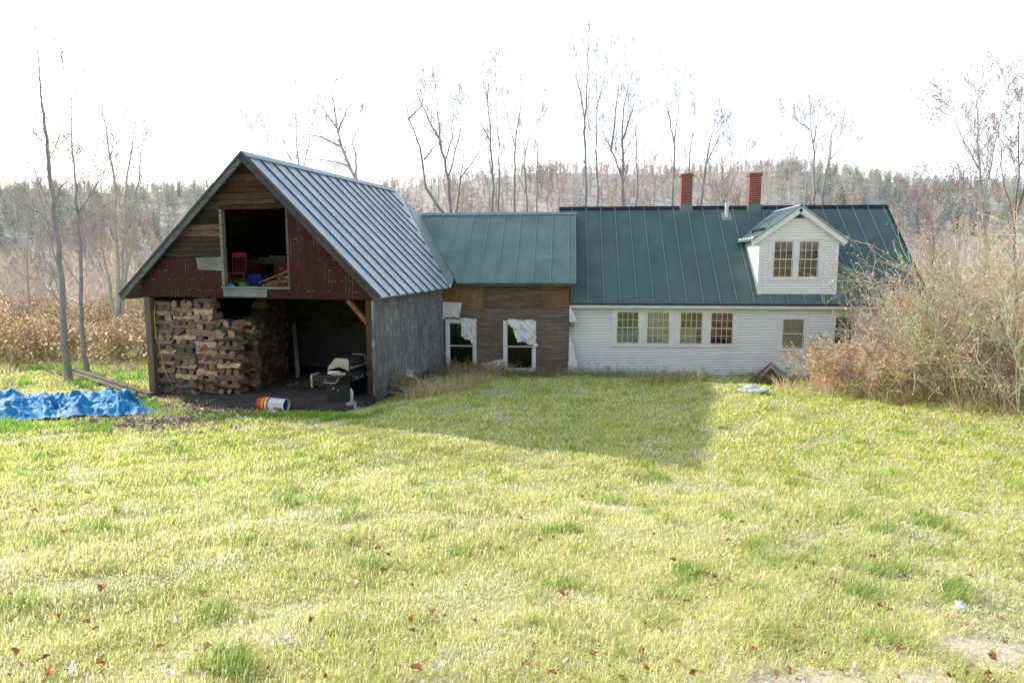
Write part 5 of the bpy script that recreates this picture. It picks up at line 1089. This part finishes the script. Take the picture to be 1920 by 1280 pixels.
# --- lawn: individual blades in one sheet of grass
rs = np.random.RandomState(5); N = 430000
u = rs.rand(N); r = 2.3*(31/2.3)**(u**.86); az = rs.uniform(-.90, .86, N) - PSI
x = np.sin(az)*r; y = np.cos(az)*r
def fn(x, y, s, ph): return np.sin(x*s+ph+1.7*np.sin(y*s*.7+ph))*np.sin(y*s*1.1+2*ph+1.3*np.sin(x*s*.8))
pat = .5*fn(x,y,.9,.3)+.35*fn(x,y,2.3,1.1)+.35*fn(x,y,5.1,2.2)+.2*fn(x,y,11,.7)
ib = np.linalg.inv(np.array(BM)); lx = ib[0,0]*x+ib[0,1]*y+ib[0,3]; ly = ib[1,0]*x+ib[1,1]*y+ib[1,3]
ok = ~((lx > -4.1)&(lx < 4.0)&(ly > -.6)) & ~((y > SY-.3)&(x > -5)&(x < 13)) & ~((ly > 0)&(lx < 4.2)&(lx > -3.9))
for cx, cy, ax_, by_, kk in ((-11.3,16.6,3.2,1.0,.85), (-8.6,17.4,2.0,.5,.8), (1.55,3.45,.8,.3,.72), (.55,7.9,.5,.3,.8), (2.6,3.9,.6,.25,.65), (.3,3.6,.35,.12,.6), (-1.6,4.6,.4,.2,.5)):
    e_ = ((x-cx)/ax_)**2+((y-cy)/by_)**2; ok &= ~((e_ < 1+pat)&(rs.rand(N) < kk))
for s_ in ((1440,712),):
    p = gp(*s_); ok &= ~((abs(x-p.x) < .75)&(abs(y-p.y-.2) < .6))
x, y, r, pat = x[ok], y[ok], r[ok], pat[ok]; N = len(x); z = terr(x, y)+np.minimum(0, 0)
fz_ = np.array([noise.noise(Vector((a*1.9, b*1.9, 0)))*.02+noise.noise(Vector((a*.6, b*.6, 3)))*.03 for a, b in zip(x[::1], y[::1])]) if N < 400000 else 0
z = z+np.minimum(fz_, .02)-.008
tf = np.array([noise.noise(Vector((a*2.6, b*2.6, 7)))+.5*noise.noise(Vector((a*8, b*8, 2))) for a, b in zip(x, y)]); mt = np.array([noise.noise(Vector((a*.8, b*.8, 17)))+.5*noise.noise(Vector((a*2.3, b*2.3, 12))) for a, b in zip(x, y)])
tuft = np.clip((tf-.22)*3, 0, 1); matd = np.clip((mt-.12)*3.5, 0, 1)*(1-tuft)
h = (.042+.035*rs.rand(N)**2+.03*np.clip(pat,0,1)+.055*tuft)*(1-.45*matd)*(1+.25*np.clip((r-6)/14,0,1)); wd = .0028*np.maximum(1, r/3.6)*rs.uniform(.7,1.3,N)
a = rs.uniform(0,6.283,N); ln = rs.uniform(.2,1.25,N); wx, wy = .55, -.1
tx = np.cos(a)*ln*h+wx*h*.5; ty = np.sin(a)*ln*h+wy*h*.5; sx, sy = -np.sin(a)*wd, np.cos(a)*wd
V = np.stack([np.stack([x-sx,y-sy,z],-1), np.stack([x+sx,y+sy,z],-1), np.stack([x+tx*.4-sx*.75,y+ty*.4-sy*.75,z+h*.62],-1), np.stack([x+tx*.4+sx*.75,y+ty*.4+sy*.75,z+h*.62],-1), np.stack([x+tx,y+ty,z+h*(1.05-.3*np.minimum(ln,1.2))],-1)],1).reshape(-1,3)
b = np.arange(N)*5; F = np.concatenate([np.stack([b,b+1,b+3],-1), np.stack([b,b+3,b+2],-1), np.stack([b+2,b+3,b+4],-1)])
YG, GR, ST = np.array([.88,.86,.44]), np.array([.40,.52,.16]), np.array([.94,.89,.74])
w1 = np.clip(.12+.4*pat+.65*tuft+.3*rs.normal(size=N),0,1)[:,None]; w2 = (rs.rand(N) < .2-.12*pat-.2*tuft+.5*matd)[:,None]
dt_ = sst(6.5, 14, r)[:,None]; YG2, GR2 = np.array([.86,.87,.29]), np.array([.46,.59,.17]); c = (YG*(1-dt_)+YG2*dt_)*(1-w1)+(GR*(1-dt_)+GR2*dt_)*w1; c = np.where(w2, ST, c)*rs.uniform(.78,1.18,(N,1))
np_mesh('lawn_grass', V, F, np.tile(c,(3,1)), M['grass'], 3)
tag(bpy.data.objects['lawn_grass'], 'yellow-green mown lawn grass sloping down to the buildings', 'grass', kind='stuff')

# --- fallen leaves
def leaf_obj(sd, c):
    r_ = random.Random(sd); n = 11; m_ = MB(); pts = []
    for i in range(n):
        a_ = 2*math.pi*i/n; q = (.042 if i % 2 == 0 else .030)*r_.uniform(.8,1.25); pts.append((math.cos(a_)*q, math.sin(a_)*q*.85, .012*math.cos(a_*2+sd)+.012))
    m_.add([(0,0,.004)]+pts, [(0,i+1,(i+1)%n+1) for i in range(n)], c); m_.tube([(.03,0,.01),(.07,.01,.012)], .0015, 3, c); return m_.build('fallen_leaf', M['leaf'])
LC = [((.48,.20,.10),'orange-red fallen leaf lying on the lawn','orange leaves on the lawn'), ((.30,.15,.09),'dark brown fallen leaf lying on the lawn','brown leaves on the lawn'), ((.72,.68,.64),'pale bleached fallen leaf lying on the lawn','pale leaves on the lawn'), ((.46,.28,.16),'tan-brown curled fallen leaf lying on the lawn','tan leaves on the lawn')]
lp = []
for i, (c, lb, gr_) in enumerate(LC): lp.append([leaf_obj(i*3+q, c) for q in range(2)])
SPOT = [(248,1025,0),(1056,884,0),(1021,945,0),(768,856,0),(628,878,3),(323,1130,3),(165,930,1),(720,1075,1),(828,1080,3),(772,1108,1),(580,1172,1),(695,1218,0),(590,1232,1),(1262,1058,1),(1358,998,1),(1522,1097,0),(1560,1098,3),(1696,1085,1),(1910,1048,3),(1272,1254,0),(1203,1230,0),(1208,1180,1),(1630,995,3),(1570,988,1),(505,1265,1),(1735,1142,1),(1885,1213,1),(1400,1185,3),(330,1180,2),(533,1210,2),(602,1014,2),(612,1080,2),(1388,905,2),(1218,912,2),(918,1240,2),(1055,1255,2),(1540,1115,2),(1715,965,2),(1680,1083,2),(1505,1130,2),(1250,878,3),(1320,800,3),(1000,800,1),(930,812,0),(870,905,3),(1100,920,3),(580,905,2),(1160,870,1)]
rr = random.Random(9)
for _ in range(210): SPOT.append((rr.uniform(0,1920), 1279-480*rr.random()**1.5, rr.choice([1,1,2,2,3,3,0])))
seen = set()
for px, py, k in SPOT:
    p = gp(px, py); q = rr.randrange(2); o_ = lp[k][q] if (k,q) not in seen else lp[k][q].copy()
    if (k,q) in seen: col.objects.link(o_)
    seen.add((k,q)); o_.location = (p.x, p.y, p.z+.022+rr.uniform(0,.03)); o_.rotation_euler = (rr.uniform(-.6,.6), rr.uniform(-.6,.6), rr.uniform(0,6.28)); s_ = rr.uniform(.4,.85); o_.scale = (s_, s_*rr.uniform(.55,1), s_*rr.uniform(1,2.2)); tag(o_, LC[k][1], 'leaf', LC[k][2])
p = gp(1798,1150); c_ = MB(); c_.add([(-.035,-.02,0),(.025,-.03,.01),(.03,.025,.03),(-.02,.03,.035),(0,0,.03)], [(0,1,4),(1,2,4),(2,3,4),(3,0,4)]); o_ = c_.build('paper_scrap', M['bag']); o_.location = p+Vector((0,0,.05)); tag(o_, 'bright white scrap lying alone in the grass at lower right', 'scrap')
lw = NB(); rg = random.Random(33); pts = []
for _ in range(2600):
    r_ = 2.6+11*rg.random()**1.25; a_ = rg.uniform(-.85,.8)-PSI; q = (math.sin(a_)*r_, math.cos(a_)*r_); pts.append(np.array([q[0], q[1], gz(*q)+.03+.03*rg.random()]))
leaves_np(lw, pts, .03, [(.9,.87,.8)]*5+[(.55,.36,.22),(.4,.24,.14),(.7,.55,.38)], rg, .5); tag(lw.build('lawn_litter', M['leaf']), 'tiny pale and brown leaf fragments scattered through the lawn', 'litter', kind='stuff')
gl_ = NB(); rg = random.Random(31); pts = []
for _ in range(2600):
    px, py = rg.gauss(285, 70), rg.gauss(782, 13)
    if py > 748: p = gp(px, py); pts.append(np.array([p.x, p.y, p.z+.02+.04*rg.random()]))
leaves_np(gl_, pts, .11, [(.30,.24,.2),(.42,.36,.31),(.2,.15,.12),(.6,.55,.5)], rg, .2); tag(gl_.build('ground_litter', M['leaf']), 'grey-brown bark chips and dead leaves between the tarp and the barn', 'litter', kind='stuff')
ll = NB(); rg = random.Random(3); leaves_np(ll, [np.array(bw(rg.uniform(.6,2.6), rg.uniform(.6,4.2), .02+rg.random()*.05)) for _ in range(900)], .12, [(.20,.12,.08),(.28,.18,.11),(.14,.09,.06)], rg, .15)
tag(ll.build('leaf_litter', M['leaf']), 'brown leaf and bark litter on the barn floor', 'litter', kind='stuff')

# ================================================================== hills and woods far off
PXS = [-900,-400,0,100,200,300,400,550,700,850,1000,1100,1200,1300,1400,1500,1600,1700,1800,1920,2300,2900]; CRY = [362,360,351,350,356,354,350,352,352,340,322,320,326,326,318,318,330,346,350,342,340,345]
def hill_z(px, r, top=19):
    yc = np.interp(px, PXS, CRY)+top; zt = CZ+(492-yc)/FPX*235
    return -2.2+(zt+2.2)*sst(62, 225, r)*(1-.5*sst(250, 420, r))
pxg = np.linspace(-900, 2900, 120); rg_ = np.array([58,66,76,88,100,115,130,150,170,190,210,230,250,290,340,420])
V = []
for r in rg_:
    for px in pxg:
        dv = (px-960)/FPX; dx, dy = CR.x*dv-math.sin(PSI), CR.y*dv+math.cos(PSI); V.append((dx*r, dy*r, float(hill_z(px, r))+ (1.2*noise.noise(Vector((dx*r*.02, dy*r*.02, 0))) if r > 70 else 0)))
nx = len(pxg); I = np.arange(len(V)).reshape(len(rg_), nx); F = np.stack([I[:-1,:-1], I[:-1,1:], I[1:,1:], I[1:,:-1]], -1).reshape(-1,4)
o = np_mesh('hill', np.array(V), F, (1,1,1), M['hill'], 4); o.data.polygons.foreach_set('use_smooth', [True]*len(F)); tag(o, kind='structure')
# wooded slope behind the camera (it shows in the window reflections)
V = []; 
for r, zz in ((45,5.5),(60,8),(80,13),(110,18),(160,20)):
    for i in range(41): a_ = math.pi*(1.02+.96*i/40); V.append((math.cos(a_)*r, math.sin(a_)*r, zz+1.5*noise.noise(Vector((i*.7, r*.05, 0)))))
I = np.arange(len(V)).reshape(5, 41); F = np.stack([I[:-1,:-1], I[:-1,1:], I[1:,1:], I[1:,:-1]], -1).reshape(-1,4); tag(np_mesh('hill', np.array(V), F, (1,1,1), M['hill'], 4), kind='structure')
def proto_bare(seed, H, n, w, cols, spread=.5, lev=1):
    rng_ = random.Random(seed); nb = NB(); c = rng_.choice(cols)
    tr_p = [np.array([0,0,0.])]; 
    for i in range(4): tr_p.append(tr_p[-1]+np.array([rng_.uniform(-.06,.06)*H, rng_.uniform(-.06,.06)*H, H/4]))
    nb.tube(tr_p, [w*(1-.8*i/4) for i in range(5)], 3, c)
    for i in range(n):
        t = rng_.uniform(.12,.98)*4; k = min(3,int(t)); p = tr_p[k]*(1-t+k)+tr_p[k+1]*(t-k); a = rng_.uniform(0,6.28); e = rng_.uniform(.35,1.1)
        twigs(nb, p, np.array([math.cos(a)*spread, math.sin(a)*spread, e]), H*rng_.uniform(.2,.42)*(1.1-t/6), w*.42, lev, rng_, .05, .22, (2,4), .6, w*.22, None, tuple(q*rng_.uniform(.85,1.15) for q in c))
    return nb.arr()
def proto_conifer(seed, H, cols):
    rs_ = np.random.RandomState(seed); nb = NB(); nb.tube([np.zeros(3), np.array([0,0,H])], [.14,.03], 3, (.12,.10,.08)); n = 260
    t = rs_.rand(n)**.75; zz = H*(.10+.9*t); rad = (1-t)**.5*H*.30+.2; a = rs_.uniform(0,6.283,n); rr_ = rad*np.sqrt(rs_.rand(n))
    P = np.stack([np.cos(a)*rr_, np.sin(a)*rr_, zz-.25*rr_],-1); D = np.stack([np.cos(a),np.sin(a),rs_.uniform(-.5,.1,n)],-1); Sd = np.stack([-np.sin(a),np.cos(a),rs_.uniform(-.3,.3,n)],-1); s = (.35+.5*(1-t))[:,None]*H/9
    V = np.stack([P-D*s*.5, P+Sd*s*.45, P+D*s*.8-np.array([0,0,.2])*s, P-Sd*s*.45],1).reshape(-1,3); nb.add(V, np.arange(4*n).reshape(n,4), np.array(cols)[rs_.randint(len(cols),size=n)]*rs_.uniform(.7,1.3,(n,1))); return nb.arr()
def scatter(name, protos, places, mat, label, cat):
    nb = NB()
    for i, (p, sc, rz, t) in enumerate(places):
        V, F, T = protos[i % len(protos)]; c, s = math.cos(rz), math.sin(rz); W = np.stack([V[:,0]*c-V[:,1]*s, V[:,0]*s+V[:,1]*c, V[:,2]],-1)*sc+np.array(p); nb.add(W, F, T*np.array(t))
    o_ = nb.build(name, mat); tag(o_, label, cat, kind='stuff'); return o_
PALE = [(.66,.60,.53), (.74,.69,.62), (.58,.53,.46), (.64,.57,.49)]
rg = random.Random(12)
PB = [proto_bare(200+i, 8, 26, .20, PALE, .5) for i in range(7)]
PC = [proto_conifer(300+i, 9, [(.40,.46,.39),(.46,.51,.42),(.36,.42,.36),(.52,.54,.43)]) for i in range(4)]  # conifer greens paled to paint in haze
def polar(px, r): dv = (px-960)/FPX; return CR.x*dv*r-math.sin(PSI)*r, CR.y*dv*r+math.cos(PSI)*r
pl_b, pl_c = [], []
for _ in range(3400):
    px = rg.uniform(-250, 2200); r = 62+165*rg.random()**.7; X_, Y_ = polar(px, r); zz = float(hill_z(px, r)); conif = ((px < 520 and r > 120) or px > 1440 and r > 130) and rg.random() < .55 or rg.random() < .05
    hz = float(sst(60, 200, r)); t = rg.uniform(.86,1.08); k_ = 1-.45*float(sst(140, 215, r))  # haze painted into the tints, lighter with distance
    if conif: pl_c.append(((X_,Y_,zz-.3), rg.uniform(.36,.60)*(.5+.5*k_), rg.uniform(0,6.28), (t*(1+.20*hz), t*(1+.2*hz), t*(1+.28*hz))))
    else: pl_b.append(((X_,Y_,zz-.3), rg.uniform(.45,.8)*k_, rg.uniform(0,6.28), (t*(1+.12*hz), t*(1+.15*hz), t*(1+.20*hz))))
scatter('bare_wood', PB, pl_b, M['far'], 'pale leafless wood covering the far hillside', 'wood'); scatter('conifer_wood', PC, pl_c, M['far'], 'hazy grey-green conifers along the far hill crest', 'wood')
# pale twiggy thicket between the buildings and the hill
PT = [proto_bare(400+i, 5, 30, .06, PALE, .6) for i in range(7)]
pl_t = []
for _ in range(560):
    px = rg.uniform(-200, 2150); r = rg.uniform(44, 66) if 380 < px < 1640 else rg.uniform(34, 62); X_, Y_ = polar(px, r); pl_t.append(((X_,Y_,max(gz(X_,Y_), float(hill_z(px, r)))-.2), rg.uniform(.65,1.15), rg.uniform(0,6.28), (rg.uniform(1.15,1.5),)*3))
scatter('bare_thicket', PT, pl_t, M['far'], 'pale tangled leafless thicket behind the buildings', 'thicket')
# brown undergrowth on the left bank
lu = NB(); pts = []
for _ in range(9000):
    px = rg.uniform(-150, 420); r = rg.uniform(25.5, 44); X_, Y_ = polar(px, r); pts.append(np.array([X_, Y_, gz(X_,Y_)+rg.random()**1.6*1.5]))
leaves_np(lu, pts, .13, PEACH+DRYL, rg, .6); tag(lu.build('undergrowth', M['leaf']), 'bright peach-brown undergrowth behind the leafy shrubs at left', 'undergrowth', kind='stuff')
